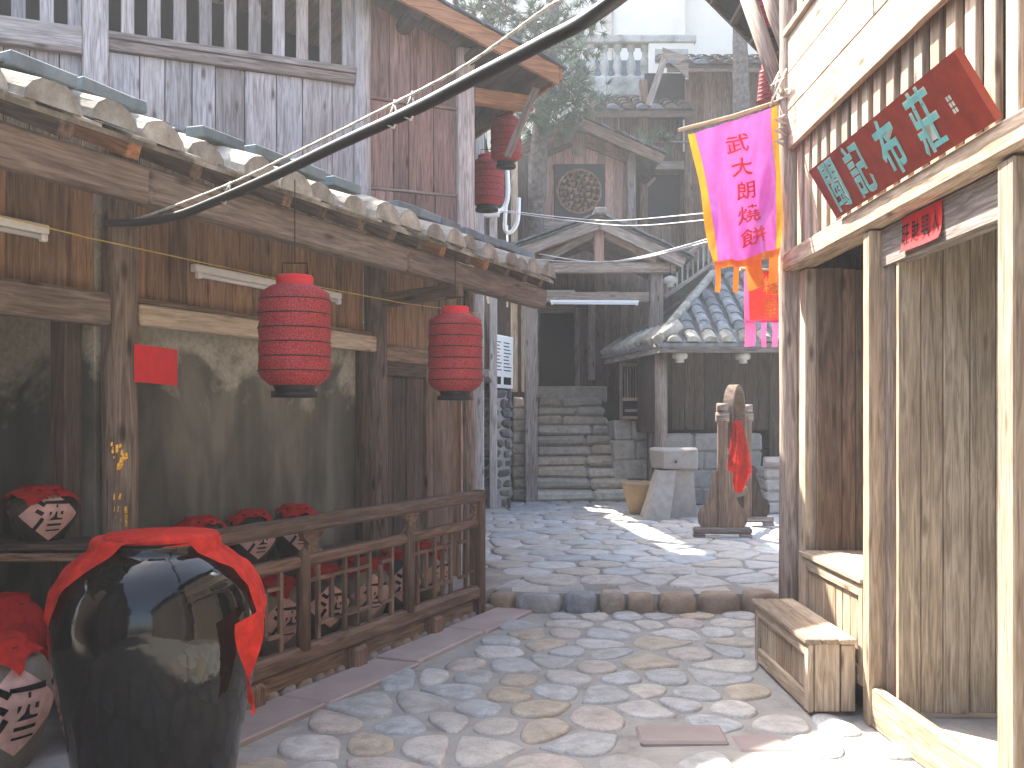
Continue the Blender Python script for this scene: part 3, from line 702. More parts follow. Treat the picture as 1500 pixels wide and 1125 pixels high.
# two wooden steps
def step_box(name, label, x0, x1, y0, y1, z0, z1, panel_face):
    t = thing(name, label, 'step', ((x0 + x1) / 2, (y0 + y1) / 2, z0), 'wooden door steps of the cloth shop')
    n_ = 3
    for k in range(n_):
        d = (x1 - x0 + .02) / n_; part('tread_board', rb(x0 - .02 + k * d + .002, x0 - .02 + (k + 1) * d - .002, y0 - .015, y1 + .01, z1 - .028, z1, .005), 'tan', t)
    zt_ = z1 - .03
    for (ya, yb) in ((y0, y0 + .07), (y1 - .07, y1)): part('stile', rb(x0, x0 + .03, ya, yb, z0, zt_), 'tan', t)
    part('face_rail', rb(x0 + .002, x0 + .03, y0 + .07, y1 - .07, zt_ - .075, zt_), 'tan', t)
    part('face_rail', rb(x0 + .002, x0 + .03, y0 + .07, y1 - .07, z0, z0 + .09), 'tan', t)
    planks(t, Fr(x0, y0, (0, 1), (1, 0)), .07, y1 - y0 - .07, .022, .038, z0 + .09, zt_ - .075, 6, 'tan', 'panel_board', jv=.001)
    planks(t, W, x0 + .031, x1, y0, y0 + .025, z0, zt_, 2, 'tan', 'end_board', jv=.001)
    part('far_end', rb(x0 + .031, x1, y1 - .025, y1, z0, zt_), 'tan', t)
    return t
step_box('wooden_step', 'lower panelled wooden step standing on the cobbles before the shop', 1.535, 1.785, 5.16, 6.30, .02, .405, 0)
step_box('wooden_step', 'upper panelled wooden step inside the shop doorway', 1.80, 2.2, 5.11, 6.19, .165, .725, 0)
# sign board leaning out over the beam
t = thing('shop_sign', 'dark red sign board with turquoise characters leaning out above the shop beam', 'sign', (1.755, 4.45, 2.63))
bx, bz = 1.775, 2.632; ex = Vector((-.515, 0, .857)); nn = Vector((-.857, 0, -.515)); yy = Vector((0, -1, 0)); o0 = Vector((bx - .01, 5.33, bz))
def sg(a, h, d=0): return tuple(o0 + yy * a + ex * h + nn * d)
SH = .295
part('board', MB().hexa([sg(a, h, d) for a in (0, 1.75) for h in (0, SH) for d in (0, .03)], 0), 'signred', t)
for ci, (ch, a_) in enumerate(zip('閩記布莊', (.22, .56, .95, 1.33))):
    def fn(x, y, d=.0345): return sg(a_ + x * .215 + y * .035, .150 + y * .255, d)
    o_ = part('character', glyph(ch, fn), 'cyan', t); part('outline', glyph(ch + '+', lambda x, y: fn(x, y, .0325)), 'outline', o_)
mb = MB()
for k in range(6): mb.add([sg(1.545 + (k % 2) * .022 + x, .105 + (k // 2) * .026 + y, .033) for x, y in ((0, 0), (.016, 0), (.016, .019), (0, .019))], [(0, 1, 2, 3)])
part('seal_mark', mb, 'outline', t)
part('bracket', rb(1.77, 1.835, 5.0, 5.03, 2.70, 2.86), 'charcoal', t)
part('bracket', rb(1.77, 1.835, 3.9, 3.93, 2.70, 2.86), 'charcoal', t)
# red paper pasted over the door
t = thing('door_paper', 'red paper strip with four black characters pasted over the shop door', 'paper', (1.845, 4.4, 2.3))
pa = MB().grid(lambda i, j: (1.843 - .018 * max(0, .5 - j) ** 2 * 4 - .004 * math.sin(i * 7), 4.70 - i * .44, 2.50 - .012 - (1 - j) * .165), 14, 6)
part('sheet', pa, 'paperred', t)
for k, ch in enumerate('旺財興人'):
    part('character', glyph(ch, lambda x, y: (1.837 - .018 * max(0, -y * .6) ** 2 * 4, 4.645 - k * .108 - x * .085, 2.405 + y * .10)), 'ink', t)
# far roof corner above the shop, with its props and lanterns
fr = thing('corner_roof', 'dark overhanging roof corner above the far end of the shop', 'roof', (2.3, 8.5, 4))
part('boards', MB().hexa([(x, y, z + dz) for x, z in ((1.4, 5.72), (2.75, 4.37)) for y in (7.3, 8.95) for dz in (0, .07)], 0), 'charcoal', fr)
part('edge_board', MB().hexa([(x, y, z + dz) for x, z in ((1.4, 5.72), (2.75, 4.37)) for y in (8.952, 9.0) for dz in (-.05, .10)], 0), 'dark', fr)
for k in range(7):
    q = k / 7; part('batten', MB().beam((1.45 + 1.25 * q, 7.35, 5.63 - 1.25 * q), (1.45 + 1.25 * q, 8.94, 5.63 - 1.25 * q), .06, .05), 'dark', fr)
part('wall', MB().box(W, 2.75, 2.88, 7.3, 9.0, 0, 4.4, .01), 'dark', fr)
solo('prop_pole', MB().tube([at(1142, 135, 7.0), at(1118, 62, 7.2), at(1088, -25, 7.4)], [.055, .058, .06], 12), 'greybrown', 'long slanting grey pole propping the dark corner roof', 'pole')
solo('prop_pole', MB().tube([at(1152, 68, 6.7), at(1135, 20, 6.8), at(1118, -40, 6.9)], [.05, .055, .055], 12), 'greybrown', 'short slanting pole fixed to top of the shop corner post', 'pole')

# ------------------------------------------------------------------ lanterns
def lantern(loc, h, r, label, ribs=7, taper=1.0, hang=.4, yaw=0, emblem=False, detail=True):
    """loc: centre of the lantern body"""
    x, y, z = loc; t = thing('lantern', label, 'lantern', (x, y, z - h / 2 - .07), 'hanging lanterns')
    pr = []
    for k in range(15):
        q = k / 14; zz = (q - .5) * h; e = min(q, 1 - q) / .12
        rr = r * (.66 + .34 * math.sin(min(1, e) * math.pi / 2) ** .7) * (1 + (taper - 1) * q) * (1 + .02 * math.sin(k * 2.3 + x * 9))
        if 0 < k < 14: rr *= 1 + .012 * math.sin(k * math.pi)
        pr.append((rr, zz))
    part('body', MB().lathe(pr, loc, 32), 'lantern', t)
    part('top_ring', MB().lathe([(r * .30, h / 2 + .055), (r * .48, h / 2 + .055), (r * .52, h / 2 + .045), (r * .52, h / 2), (r * .62, h / 2 - .006)], loc, 28), 'paperred', t)
    part('base_ring', MB().lathe([(r * .62, -h / 2), (r * .56, -h / 2 - .02), (r * .56, -h / 2 - .03), (r * .66, -h / 2 - .032), (r * .66, -h / 2 - .062), (r * .3, -h / 2 - .064)], loc, 28), 'black', t)
    if detail:
        for k in range(ribs):
            q = (k + 1) / (ribs + 1); zz = (q - .5) * h; e = min(q, 1 - q) / .12; rr = r * (.66 + .34 * math.sin(min(1, e) * math.pi / 2) ** .7) * (1 + (taper - 1) * q) * (1 + .02 * math.sin(q * 14 * 2.3 + x * 9))
            part('rib', MB().ring((x, y, z + zz), rr + .0015, .0032, (1, 0, 0), (0, 1, 0), 32, 5), 'black', t)
    part('hanger', MB().tube([(x - r * .35, y, z + h / 2 + .05), (x - r * .35, y, z + h / 2 + .12), (x + r * .35, y, z + h / 2 + .12), (x + r * .35, y, z + h / 2 + .05)], .004, 5).tube([(x, y, z + h / 2 + .12), (x, y, z + h / 2 + hang)], .003, 5), 'ink', t)
    return t
lantern(at(432, 492, 5.13), .51, .183, 'red cloth lantern with dark ribs hanging nearest, before the pale beam', 6, hang=.55)
lantern(at(667, 517, 6.78), .52, .183, 'red cloth lantern hanging at the far end of the pavilion eave', 6, hang=.42)
lantern(at(741, 204, 10.2), .46, .155, 'dusty red lantern under the upper house eave, the higher of two', 6, hang=.3)
lantern(at(713, 268, 11.0), .50, .19, 'dusty red lantern half hidden behind the upper house corner post', 6, hang=.5)
lantern(at(1124, 128, 9.3), .34, .10, 'small faded red lantern hanging beside the leaning prop pole', 8, taper=.72, hang=.9)
lantern(at(1121, 12, 7.9), .36, .11, 'red lantern at the top edge under the dark corner roof', 6, hang=.4)

# ------------------------------------------------------------------ banners
def banner(name, label, fn, nu, nv, mats, chars, border, fringe, pole, cmat):
    """fn(a,b): a 0..1 across, b 0 top..1 bottom of the cloth"""
    t = thing(name, label, 'banner', fn(.5, 1))
    la, lb = border
    part('cloth', MB().grid(lambda i, j: fn(la + (1 - la - lb) * i, j), nu, nv), mats[0], t)
    def off(p, d): return (p[0], p[1] - d, p[2])
    for x0, x1 in ((0, la), (1 - lb, 1)):
        if x1 > x0: part('side_border', MB().grid(lambda i, j: off(fn(x0 + (x1 - x0) * i, j), .003), 3, nv), mats[1], t)
    part('hem', MB().grid(lambda i, j: off(fn(i, .965 + .05 * j), .005), nu, 2), mats[2], t)
    for (f0, f1, L) in fringe:
        part('streamer', MB().grid(lambda i, j: (lambda p, q: (p[0] + .004 * math.sin(j * 3 + f0 * 9), p[1] - .010 * math.sin(j * 4 + f0 * 20), p[2] - L * j))(fn(f0 + (f1 - f0) * i, 1.005), 0), 2, 6), mats[2], t)
    for (ch, ca, cb, w_, h_, sk) in chars:
        part('character', glyph(ch, lambda x, y: off(fn(ca + x * w_ + y * sk, cb - y * h_), .012)), cmat, t)
    part('pole', MB().tube(pole, .013, 8), 'pale', t)
    return t
TL = Vector(at(1008, 196, 6.30)); TR = Vector(at(1140, 153, 6.50)); BL = Vector(at(1046, 392, 6.34)); BR = Vector(at(1141, 372, 6.50))
def fl(a, b):
    p = (TL * (1 - a) + TR * a) * (1 - b) + (BL * (1 - a) + BR * a) * b
    fold = .055 * math.sin(a * 8 + b * 3.2 + 1) * (.3 + b) + .034 * math.sin(a * 15 - b * 6) * (.2 + b) + .012 * math.sin(a * 27 + b * 11)
    return (p.x + .01 * math.sin(b * 5) * (1 - a), p.y + fold, p.z - .012 * math.sin(a * math.pi))
banner('hanging_banner', 'magenta satin banner with red characters and orange streamers on the shop post', fl, 40, 40, ('magenta', 'yellowcloth', 'orangecloth'),
       [(c, .50 + k * .035, .17 + k * .165, .30, .125, -.01) for k, c in enumerate('武大朗燒餅')], (.08, .07),
       [(.0, .10, .16), (.30, .43, .17), (.55, .70, .18), (.80, .98, .18)], [at(994, 191, 6.26), at(1075, 170, 6.4), at(1146, 147, 6.52)], 'redink')
TL2 = Vector(at(1090, 396, 7.0)); TR2 = Vector(at(1150, 399, 7.05)); BL2 = Vector(at(1091, 472, 7.0)); BR2 = Vector(at(1150, 470, 7.05))
def fl2(a, b):
    p = (TL2 * (1 - a) + TR2 * a) * (1 - b) + (BL2 * (1 - a) + BR2 * a) * b
    return (p.x, p.y + .022 * math.sin(a * 6 + b * 2.5), p.z)
banner('hanging_banner', 'small red banner with gold characters and pink streamers below the magenta one', fl2, 14, 14, ('bannerred', 'pinkcloth', 'pinkcloth'),
       [('糧', .62, .30, .36, .36, 0), ('草', .62, .74, .34, .34, 0)], (.12, 0),
       [(.0, .24, .17), (.40, .53, .18), (.68, .83, .18)], [at(1084, 394, 6.98), at(1156, 398, 7.07)], 'gold')

# ------------------------------------------------------------------ railing of the pavilion
rl = thing('lattice_railing', 'dark oiled lattice railing in front of the wine jars', 'railing', PV.P(-1.6, 0, 0))
part('corner_post', MB().box(PV, -.045, .05, -.05, .05, 0, .985, .008), 'rail', rl)
part('top_rail', MB().box(PV, -3.6, .055, -.045, .05, .90, .985, .016), 'rail', rl)
part('middle_rail', MB().box(PV, -3.6, -.045, -.038, .042, .70, .765, .016), 'rail', rl)
part('bottom_rail', MB().box(PV, -3.6, -.045, -.045, .055, .145, .255, .025), 'rail', rl)
PU = [-1.12, -2.31, -3.48]
for u_ in PU: part('post', MB().tube([PV.P(u_, .03, .235), PV.P(u_, .03, .76), PV.P(u_, .03, .81)], [.042, .042, .010], 8), 'rail', rl)
for u_ in (-1.05, -2.2, -3.35, -.35):        # turned struts in the gap under the top rail
    prof = [(-.10, .765), (-.085, .785), (-.05, .80), (-.04, .83), (-.07, .85), (-.095, .875), (-.10, .90)] if u_ != -.35 else [(-.02, .765), (-.02, .90)]
    if u_ == -.35: continue
    vs = [PV.P(u_ + s_ * x, v_, z_) for v_ in (-.018, .02) for s_ in (-1, 1) for x, z_ in prof]; N = len(prof); fs = []
    for k in range(N - 1): fs += [(k, k + 1, N + k + 1, N + k), (2 * N + k, 3 * N + k, 3 * N + k + 1, 2 * N + k + 1), (k, 2 * N + k, 2 * N + k + 1, k + 1), (N + k, N + k + 1, 3 * N + k + 1, 3 * N + k)]
    part('vase_strut', MB().add(vs, fs, [(0, p[0], p[2]) for p in vs]), 'rail', rl)
mb = MB()
for s_, z0_, z1_ in ((-.045, .77, .90),): 
    c = [PV.P(-.045 - x, v_, z_) for v_ in (-.018, .02) for x, z_ in ((0, .766), (.09, .766), (.05, .80), (.035, .83), (.05, .87), (.09, .899), (0, .899))]
    mb.add(c, [tuple(range(7)), tuple(range(13, 6, -1))] + [(k, (k + 1) % 7, 7 + (k + 1) % 7, 7 + k) for k in range(7)], [(0, p[0], p[2]) for p in c])
part('vase_strut', mb, 'rail', rl)
ends = [-.045, -1.12, -2.31, -3.48]
for bay in range(3):
    ua, ub = ends[bay + 1] + .04, ends[bay] - .04; n_ = 8; d = (ub - ua) / n_
    for k in range(1, n_):
        u_ = ua + k * d; cut = k % 4
        z0_, z1_ = (.255, .70)
        if cut == 2: z0_, z1_ = .36, .60
        part('bar', MB().box(PV, u_ - .014, u_ + .014, -.012, .016, z0_, z1_, .004), 'rail', rl)
    for k in range(0, n_):
        u0_, u1_ = ua + k * d + .014, ua + (k + 1) * d - .014
        if k == 0: u0_ -= .014
        if k == n_ - 1: u1_ += .014
        for z_ in ((.60,) if k % 4 == 0 else (.36,) if k % 4 == 3 else (.36, .60) if k % 4 in (1, 2) else ()):
            if k % 4 in (1, 2): u0b, u1b = (u0_, u1_ + (.028 if k % 4 == 1 else 0)); 
            else: u0b, u1b = u0_, u1_
            if k % 4 == 1 : part('cross_bar', MB().box(PV, u0_, ua + 2 * d + .014, -.012, .014, z_ - (.024 if z_ < .5 else 0), z_ + (0 if z_ < .5 else .024), .004), 'rail', rl)
            elif k % 4 == 2: part('cross_bar', MB().box(PV, u0_, u1_, -.012, .014, z_ - (.024 if z_ < .5 else 0), z_ + (0 if z_ < .5 else .024), .004), 'rail', rl)
            else: part('cross_bar', MB().box(PV, u0b, u1b, -.010, .014, z_, z_ + .024, .004), 'rail', rl)
for u_ in (-.75, -1.75, -2.75): part('foot', MB().box(PV, u_ - .07, u_ + .07, -.06, .07, .0, .143, .02), 'rail', rl)
part('back_board', MB().box(PV, -3.6, -.05, -.03, -.012, .03, .14, .004), 'brown', rl)

# ------------------------------------------------------------------ wine jars
def jprof(h, r): return [(.001, 0), (r * .62, 0), (r * .66, h * .03), (r * .80, h * .22), (r * .95, h * .42), (r, h * .58), (r * .97, h * .70), (r * .84, h * .82), (r * .62, h * .90), (r * .46, h * .94), (r * .46, h * .985), (r * .50, h)]
def prof_at(prof, s_):                       # point at arc length s_ from the top inwards along the outside
    p = prof[::-1]; L = p[0][0]
    if s_ < L: return s_, p[0][1]
    s_ -= L
    for a, b_ in zip(p, p[1:]):
        d = math.hypot(b_[0] - a[0], b_[1] - a[1])
        if s_ <= d: q = s_ / d; return a[0] + (b_[0] - a[0]) * q, a[1] + (b_[1] - a[1]) * q
        s_ -= d
    return p[-1]
def drape(c, prof, half, off, rot, seed, n_=22, lift=.012, fold=.03, reach=None):
    """square cloth laid over a jar: every point follows the jar's outline, with folds that grow towards the hem"""
    rr = random.Random(seed); ph = rr.uniform(0, 6); mx = max(p[0] for p in prof); outer = []
    run = 0
    for r_, z_ in prof[::-1]:
        run = max(run, r_); outer.append((run, z_))
    outer = outer[::-1]
    def f(i, j):
        x, y = (i - .5) * 2 * half * (1 + .03 * math.sin(j * 8 + ph)) + off[0], (j - .5) * 2 * half + off[1] + .035 * half * math.sin(i * 9 + ph); s_ = math.hypot(x, y); a = math.atan2(y, x) + rot
        r_, z_ = prof_at(outer, s_); k = max(0, s_ - prof[-1][0] * .9) / half
        r_ += lift + fold * k * (1.1 - abs(math.sin(a * 3.7 + ph + s_ * 2))) * .8 + fold * .5 * k * (1 - abs(math.sin(a * 8.3 + ph * 2 - s_ * 4)))
        z_ += lift * .7 + .008 * math.sin(a * 9 + ph) * min(1, k * 3) + .003 * math.sin(x * 60 + ph) * math.sin(y * 47)
        return (c[0] + r_ * math.cos(a), c[1] + r_ * math.sin(a), c[2] + z_)
    return MB().grid(f, n_, n_)
def wine_jar(loc, h, r, label, face, mat='clay', group=None, seed=0, cloth='redcloth2', paper=True, cl=.9, rim=True):
    t = thing('wine_jar', label, 'jar', loc, group); pr = jprof(h, r); part('body', MB().lathe(pr, loc, 26), mat, t)
    def on(x, z_, d):                        # wrap a flat mark round the jar, facing angle `face`
        rr = 0
        for (r0, z0), (r1, z1) in zip(pr[1:], pr[2:]):
            if z0 <= z_ <= z1: rr = r0 + (r1 - r0) * (z_ - z0) / max(1e-6, z1 - z0)
        rr += d; a = face + x / max(rr, .05); return (loc[0] + rr * math.cos(a), loc[1] + rr * math.sin(a), loc[2] + z_)
    if paper:
        s_ = r * .92; zc = h * .50
        lb = part('paper_label', MB().grid(lambda i, j: on((i - j) * s_, zc + (i + j - 1) * s_ * .82, .003), 12, 12), 'paperpink', t)
        part('character', glyph('酒', lambda x, y: on(x * r * .95 + y * .02, zc + y * r * .95, .007)), 'ink', t)
    part('cloth_cover', drape(loc, pr, r * cl, (ru(-.02, .02), ru(-.02, .02)), ru(0, 1.5), seed), cloth, t)
    part('tie_cord', MB().ring((loc[0], loc[1], loc[2] + h * .955), r * .46 + .02, .006, (1, 0, 0), (0, 1, 0), 24, 5), 'ink', t)
    return t
NUM = ['first', 'second', 'third', 'fourth', 'fifth', 'sixth', 'seventh', 'eighth']
fa = math.atan2(PV.n[1], PV.n[0])
for k in range(7):
    u_ = -.32 - k * .46 + ru(-.02, .02); p = PV.P(u_, -.27 + ru(-.02, .02), FL)
    wine_jar(p, .44 + ru(-.02, .02), .185, 'red-covered wine jar with paper label behind the railing, lower row, %s from its far end' % NUM[k], fa - .45 + ru(-.35, .25), 'darkclay' if k % 2 else 'clay', 'wine jars behind the railing', 20 + k)
sh = thing('jar_shelf', 'dark shelf plank carrying the upper row of jars at the pavilion wall', 'shelf', PV.P(-1.9, -.45, FL))
part('board', MB().box(PV, -3.0, -.85, -.60, -.42, .63, .66, .005), 'dark', sh)
for u_ in (-2.95, -1.9, -.9): part('bracket', MB().box(PV, u_ - .02, u_ + .02, -.60, -.56, FL, .63, .005), 'dark', sh)
for k, u_ in enumerate((-1.75, -2.18, -2.62)):
    wine_jar(PV.P(u_, -.44, .66), .33, .145, 'small red-covered wine jar on the shelf behind the railing, %s from the far end' % NUM[k], fa - .5 + ru(-.2, .2), 'darkclay', 'wine jars behind the railing', 40 + k)
# left bay: shelf, jars on it, heaped red cloth, jars on the floor in front
ls = thing('jar_shelf', 'dark plank shelf in the left bay holding two labelled jars', 'shelf', (-2.4, 5.0, 0))
LS = Fr(-2.5, 5.0, (1, 0), (0, 1))
part('board', MB().box(LS, -1.0, .66, -.2, .2, .905, .94, .006), 'dark', ls)
part('front_rail', MB().box(LS, -1.0, .66, -.245, -.205, .86, .90, .006), 'rail', ls)
for x in (-.9, .6): part('leg', MB().box(LS, x - .03, x + .03, -.2, -.14, 0, .904, .006), 'dark', ls); part('leg', MB().box(LS, x - .03, x + .03, .14, .2, 0, .904, .006), 'dark', ls)
wine_jar((-2.37, 5.02, .94), .26, .17, 'dark jar with pink paper label on the left bay shelf, nearer the post', R(-50), 'darkclay', None, 61)
wine_jar((-2.78, 5.02, .94), .25, .16, 'dark labelled jar on the bay shelf, farther from the post, cut off at left', R(-75), 'darkclay', None, 62)
wine_jar((-2.07, 3.95, .17), .50, .235, 'stoneware jar with black wine character and red cover at the lower left, before the shelf', R(-36), 'clay', None, 63, 'redcloth', cl=.88)
wine_jar((-1.76, 4.30, .17), .42, .17, 'jar with patterned paper label half hidden behind the big black jar', R(-70), 'darkclay', None, 64, 'redcloth2')
wine_jar((-2.32, 4.55, .17), .56, .19, 'tall jar under deep red cloth in the left bay', R(-60), 'darkclay', None, 65, 'redcloth2', paper=False, cl=1.9)
wine_jar((-1.93, 4.62, .17), .58, .19, 'tall jar under loose red cloth beside the first pavilion post', R(-60), 'darkclay', None, 66, 'redcloth2', paper=False, cl=1.8)
part('floor', MB().box(W, -4.6, -1.62, 3.55, 5.2, 0, .165, .015), 'granite', ls)
# the big glazed jar in front
JX, JY = -1.285, 3.60
big = thing('big_wine_jar', 'large glossy black glazed wine jar draped with bright red cloth', 'jar', (JX, JY, .03))
bp = [(.001, 0), (.235, 0), (.245, .02), (.27, .18), (.305, .40), (.34, .58), (.357, .72), (.357, .82), (.338, .91), (.30, .975), (.25, 1.02), (.215, 1.045), (.205, 1.07), (.215, 1.085)]
def spl(p, n_=4):
    out = []
    for i in range(len(p) - 1):
        p0, p1_, p2_, p3 = p[max(i - 1, 0)], p[i], p[i + 1], p[min(i + 2, len(p) - 1)]
        for k in range(n_):
            t = k / n_; out.append(tuple(.5 * ((2 * p1_[c]) + (-p0[c] + p2_[c]) * t + (2 * p0[c] - 5 * p1_[c] + 4 * p2_[c] - p3[c]) * t * t + (-p0[c] + 3 * p1_[c] - 3 * p2_[c] + p3[c]) * t ** 3) for c in (0, 1)))
    return out + [p[-1]]
part('body', MB().lathe([bp[0]] + spl(bp[1:]), (JX, JY, .03), 64), 'glaze', big)
part('lid', MB().lathe([(.001, 1.105), (.19, 1.105), (.20, 1.095), (.20, 1.075)], (JX + .02, JY, .03), 32), 'redcloth', big)
part('cloth_cover', drape((JX, JY, .03), bp, .54, (.02, .335), R(20), 5, 56, .008, .042), 'redcloth', big)
tl = Vector((JX + .395 * math.cos(R(-22)), JY + .395 * math.sin(R(-22)), 0))
part('cloth_tail', MB().grid(lambda i, j: (tl.x + .012 + .02 * math.sin(j * 5 + i * 4) - (i - .5) * .11 * (1 - j * .85) * .3, tl.y - (i - .5) * .16 * (1 - j * .8), .90 - j * .33 - .05 * i), 6, 12), 'redcloth', big)

# ------------------------------------------------------------------ small things on the pavilion
def strip_lamp(label, p, q, w_=.05, both=True, group='fluorescent strip lamps'):
    p = Vector(p); q = Vector(q); t = thing('strip_lamp', label, 'lamp', tuple((p + q) / 2), group); d = (q - p).normalized()
    part('batten', MB().beam(p, q, w_, .045), 'white', t)
    off = Vector((0, 0, -.038)) + d.cross(Vector((0, 0, 1))).normalized() * .012
    part('tube', MB().tube([p + d * .05 + off, q - d * .05 + off], .014, 10), 'tube', t)
    for e in (p + d * .03, q - d * .03): part('lamp_holder', MB().beam(e + off * 1.1 - d * .018, e + off * 1.1 + d * .018, .034, .036), 'white', t)
    return t
strip_lamp('white fluorescent strip lamp on the planks left of the first post', PV.P(-4.8, -.58, 2.45), PV.P(-3.53, -.58, 2.45))
strip_lamp('white fluorescent strip lamp behind the nearest red lantern', PV.P(-2.55, -.555, 2.405), PV.P(-1.08, -.555, 2.405))
solo('red_paper', MB().grid(lambda i, j: PV.P(-3.10 + i * .31, -.452 + .015 * math.sin(i * 3), 1.735 + j * .195 - i * .012), 8, 6), 'paperred', 'blank square of red paper pinned to the first pavilion post', 'paper')
solo('wire', MB().tube([PV.P(-6.2, -.2, 2.46), PV.P(-5, -.2, 2.41), PV.P(-3.6, -.2, 2.37), PV.P(-2.2, -.2, 2.36), PV.P(-.8, -.2, 2.37), PV.P(.5, -.2, 2.42)], .0035, 5), 'yellowwire', 'thin yellow wire strung along under the pavilion eave', 'wire')
# black hose and the pale twisted wire that carries it over the lane
def cr(pts, n_=8):
    P_ = [Vector(p) for p in pts]; out = []
    for i in range(len(P_) - 1):
        a, b_, c, d = P_[max(i - 1, 0)], P_[i], P_[i + 1], P_[min(i + 2, len(P_) - 1)]
        for k in range(n_):
            t = k / n_; out.append(.5 * ((2 * b_) + (c - a) * t + (2 * a - 5 * b_ + 4 * c - d) * t * t + (3 * b_ - a - 3 * c + d) * t ** 3))
    return out + [P_[-1]]
hp = [at(160, 327, 4.45), at(205, 326, 4.2), at(260, 316, 4.0), at(320, 293, 3.8), at(400, 258, 3.5), at(500, 210, 3.15), at(600, 164, 2.85), at(700, 112, 2.6), at(800, 60, 2.4), at(900, 0, 2.22), (.62, 2.0, 2.72), (1.2, 1.8, 3.15), (1.78, 1.7, 3.5)]
solo('cable_hose', MB().tube(cr(hp), .018, 12), 'cable', 'thick black hose slung diagonally across the lane from the pavilion eave', 'hose')
wp = [at(170, 326, 4.45), at(215, 316, 4.2), at(330, 272, 3.8), at(430, 225, 3.45), at(560, 160, 3.0), at(680, 97, 2.66), at(800, 12, 2.42), at(880, -40, 2.25), (.62, 2.02, 2.85), (1.2, 1.82, 3.3), (1.80, 1.7, 3.62)]
wpt = cr(wp, 14); tw = [MB(), MB()]
for s_ in (0, 1):
    pts = []
    for i, p in enumerate(wpt):
        a = i * 1.25 + s_ * math.pi; pts.append(p + Vector((math.cos(a) * .0035, math.sin(a) * .0035, math.sin(a + .7) * .0035)))
    tw[0].tube(pts, .0042, 6)
cw = solo('carrier_wire', tw[0], 'rope', 'pale twisted wire running above the black hose', 'wire')
for px in (340, 575, 607):
    i = min(range(len(wpt)), key=lambda k: abs(750 + FPX * wpt[k].x / wpt[k].y - px)); a = wpt[i]; hq = cr(hp); b_ = min(hq, key=lambda q: (q - a).length)
    tb = MB().tube([a + Vector((0, 0, .008)), (a + b_) / 2 + Vector((.008, 0, 0)), b_ + Vector((.02, -.02, 0)), b_ + Vector((.005, -.01, -.026)), b_ + Vector((-.02, .01, -.01)), (a + b_) / 2 + Vector((-.006, 0, 0)), a], .0035, 6); part('tie', tb, 'rope', cw)

# ------------------------------------------------------------------ court furniture
NF = Fr(*at(1058, 788, 11.7)[:2], (.42, .907), (.907, -.42))
gs = thing('gong_stand', 'carved wooden stand with a round hoop on top standing in the court', 'stand', NF.P(.6, 0, CZ))
FX = Fr(*NF.o, (1, 0), (0, 1))
def scroll(F, v0, v1):                       # carved side bracket outline, both sides
    half = [(.04, .12), (.34, .12), (.39, .18), (.40, .27), (.36, .34), (.28, .38), (.24, .44), (.22, .52), (.19, .58), (.16, .66), (.17, .73), (.13, .78), (.04, .80)]
    mb = MB()
    for s_ in (-1, 1):
        c = [F.P(s_ * x * .72, v_, CZ + z_) for v_ in (v0, v1) for x, z_ in half]; N = len(half)
        fs = [tuple(range(N)), tuple(range(2 * N - 1, N - 1, -1))] + [(k, (k + 1) % N, N + (k + 1) % N, N + k) for k in range(N)]
        mb.add(c, fs, [(p[2], p[0], p[1]) for p in c])
    return mb
for k, L in enumerate((0, 1.42)):
    o_ = NF.P(L, 0, 0); f = Fr(o_[0], o_[1], (.995, -.10), (.10, .995))
    part('foot', MB().box(f, -.34, .34, -.07, .07, CZ + .05, CZ + .125, .02).box(f, -.34, -.2, -.07, .07, CZ, CZ + .052, .012).box(f, .2, .34, -.07, .07, CZ, CZ + .052, .012), 'greybrown', gs)
    part('post', MB().box(f, -.055, .055, -.045, .045, CZ + .12, CZ + 1.38, .01), 'brown', gs)
    part('post_cap', MB().tube([f.P(-.075, 0, CZ + 1.42), f.P(.075, 0, CZ + 1.42)], .06, 12).tube([f.P(-.065, 0, CZ + 1.53), f.P(.065, 0, CZ + 1.53)], .055, 12), 'greybrown', gs)
    part('scroll_bracket', scroll(f, -.025, .025), 'dark' if k else 'brown', gs)
hoop = MB(); cc = Vector(NF.P(.66, 0, CZ + 1.42)); a3 = Vector((NF.a[0], NF.a[1], 0)); n3 = Vector((NF.n[0], NF.n[1], 0)); vs = []; fs = []; N = 36
for k in range(N):
    t = 2 * math.pi * k / N; d = a3 * math.cos(t) + Vector((0, 0, 1)) * math.sin(t)
    for rr, w_ in ((.40, -.06), (.40, .06), (.345, .06), (.345, -.06)): vs.append(cc + d * rr + n3 * w_)
for k in range(N):
    k2 = (k + 1) % N
    for j in range(4): fs.append((k * 4 + j, k2 * 4 + j, k2 * 4 + (j + 1) % 4, k * 4 + (j + 1) % 4))
part('hoop', hoop.add(vs, fs), 'brown', gs)
part('axle', MB().tube([NF.P(.0, 0, CZ + 1.42), NF.P(.28, 0, CZ + 1.42)], .025, 8).tube([NF.P(1.06, 0, CZ + 1.42), NF.P(1.42, 0, CZ + 1.42)], .025, 8), 'brown', gs)
part('stretcher', MB().box(NF, .05, 1.37, -.03, .03, CZ + .42, CZ + .52, .008), 'brown', gs)
part('stretcher', MB().box(NF, .05, 1.37, -.025, .025, CZ + .92, CZ + .98, .008), 'brown', gs)
c0 = Vector(NF.P(.22, -.05, 0))
solo('red_cloth', MB().grid(lambda i, j: (c0.x + .14 + (i - .30) * (.08 + .30 * min(j, .72) - .55 * max(0, j - .72)) + .02 * math.sin(i * 9), c0.y - .06 + .05 * math.sin(i * 11 + j * 3), CZ + 1.38 - j * .88 + .10 * abs(i - .4) * j), 14, 18), 'redcloth', 'bright red cloth hanging down from the hoop of the stand', 'cloth')
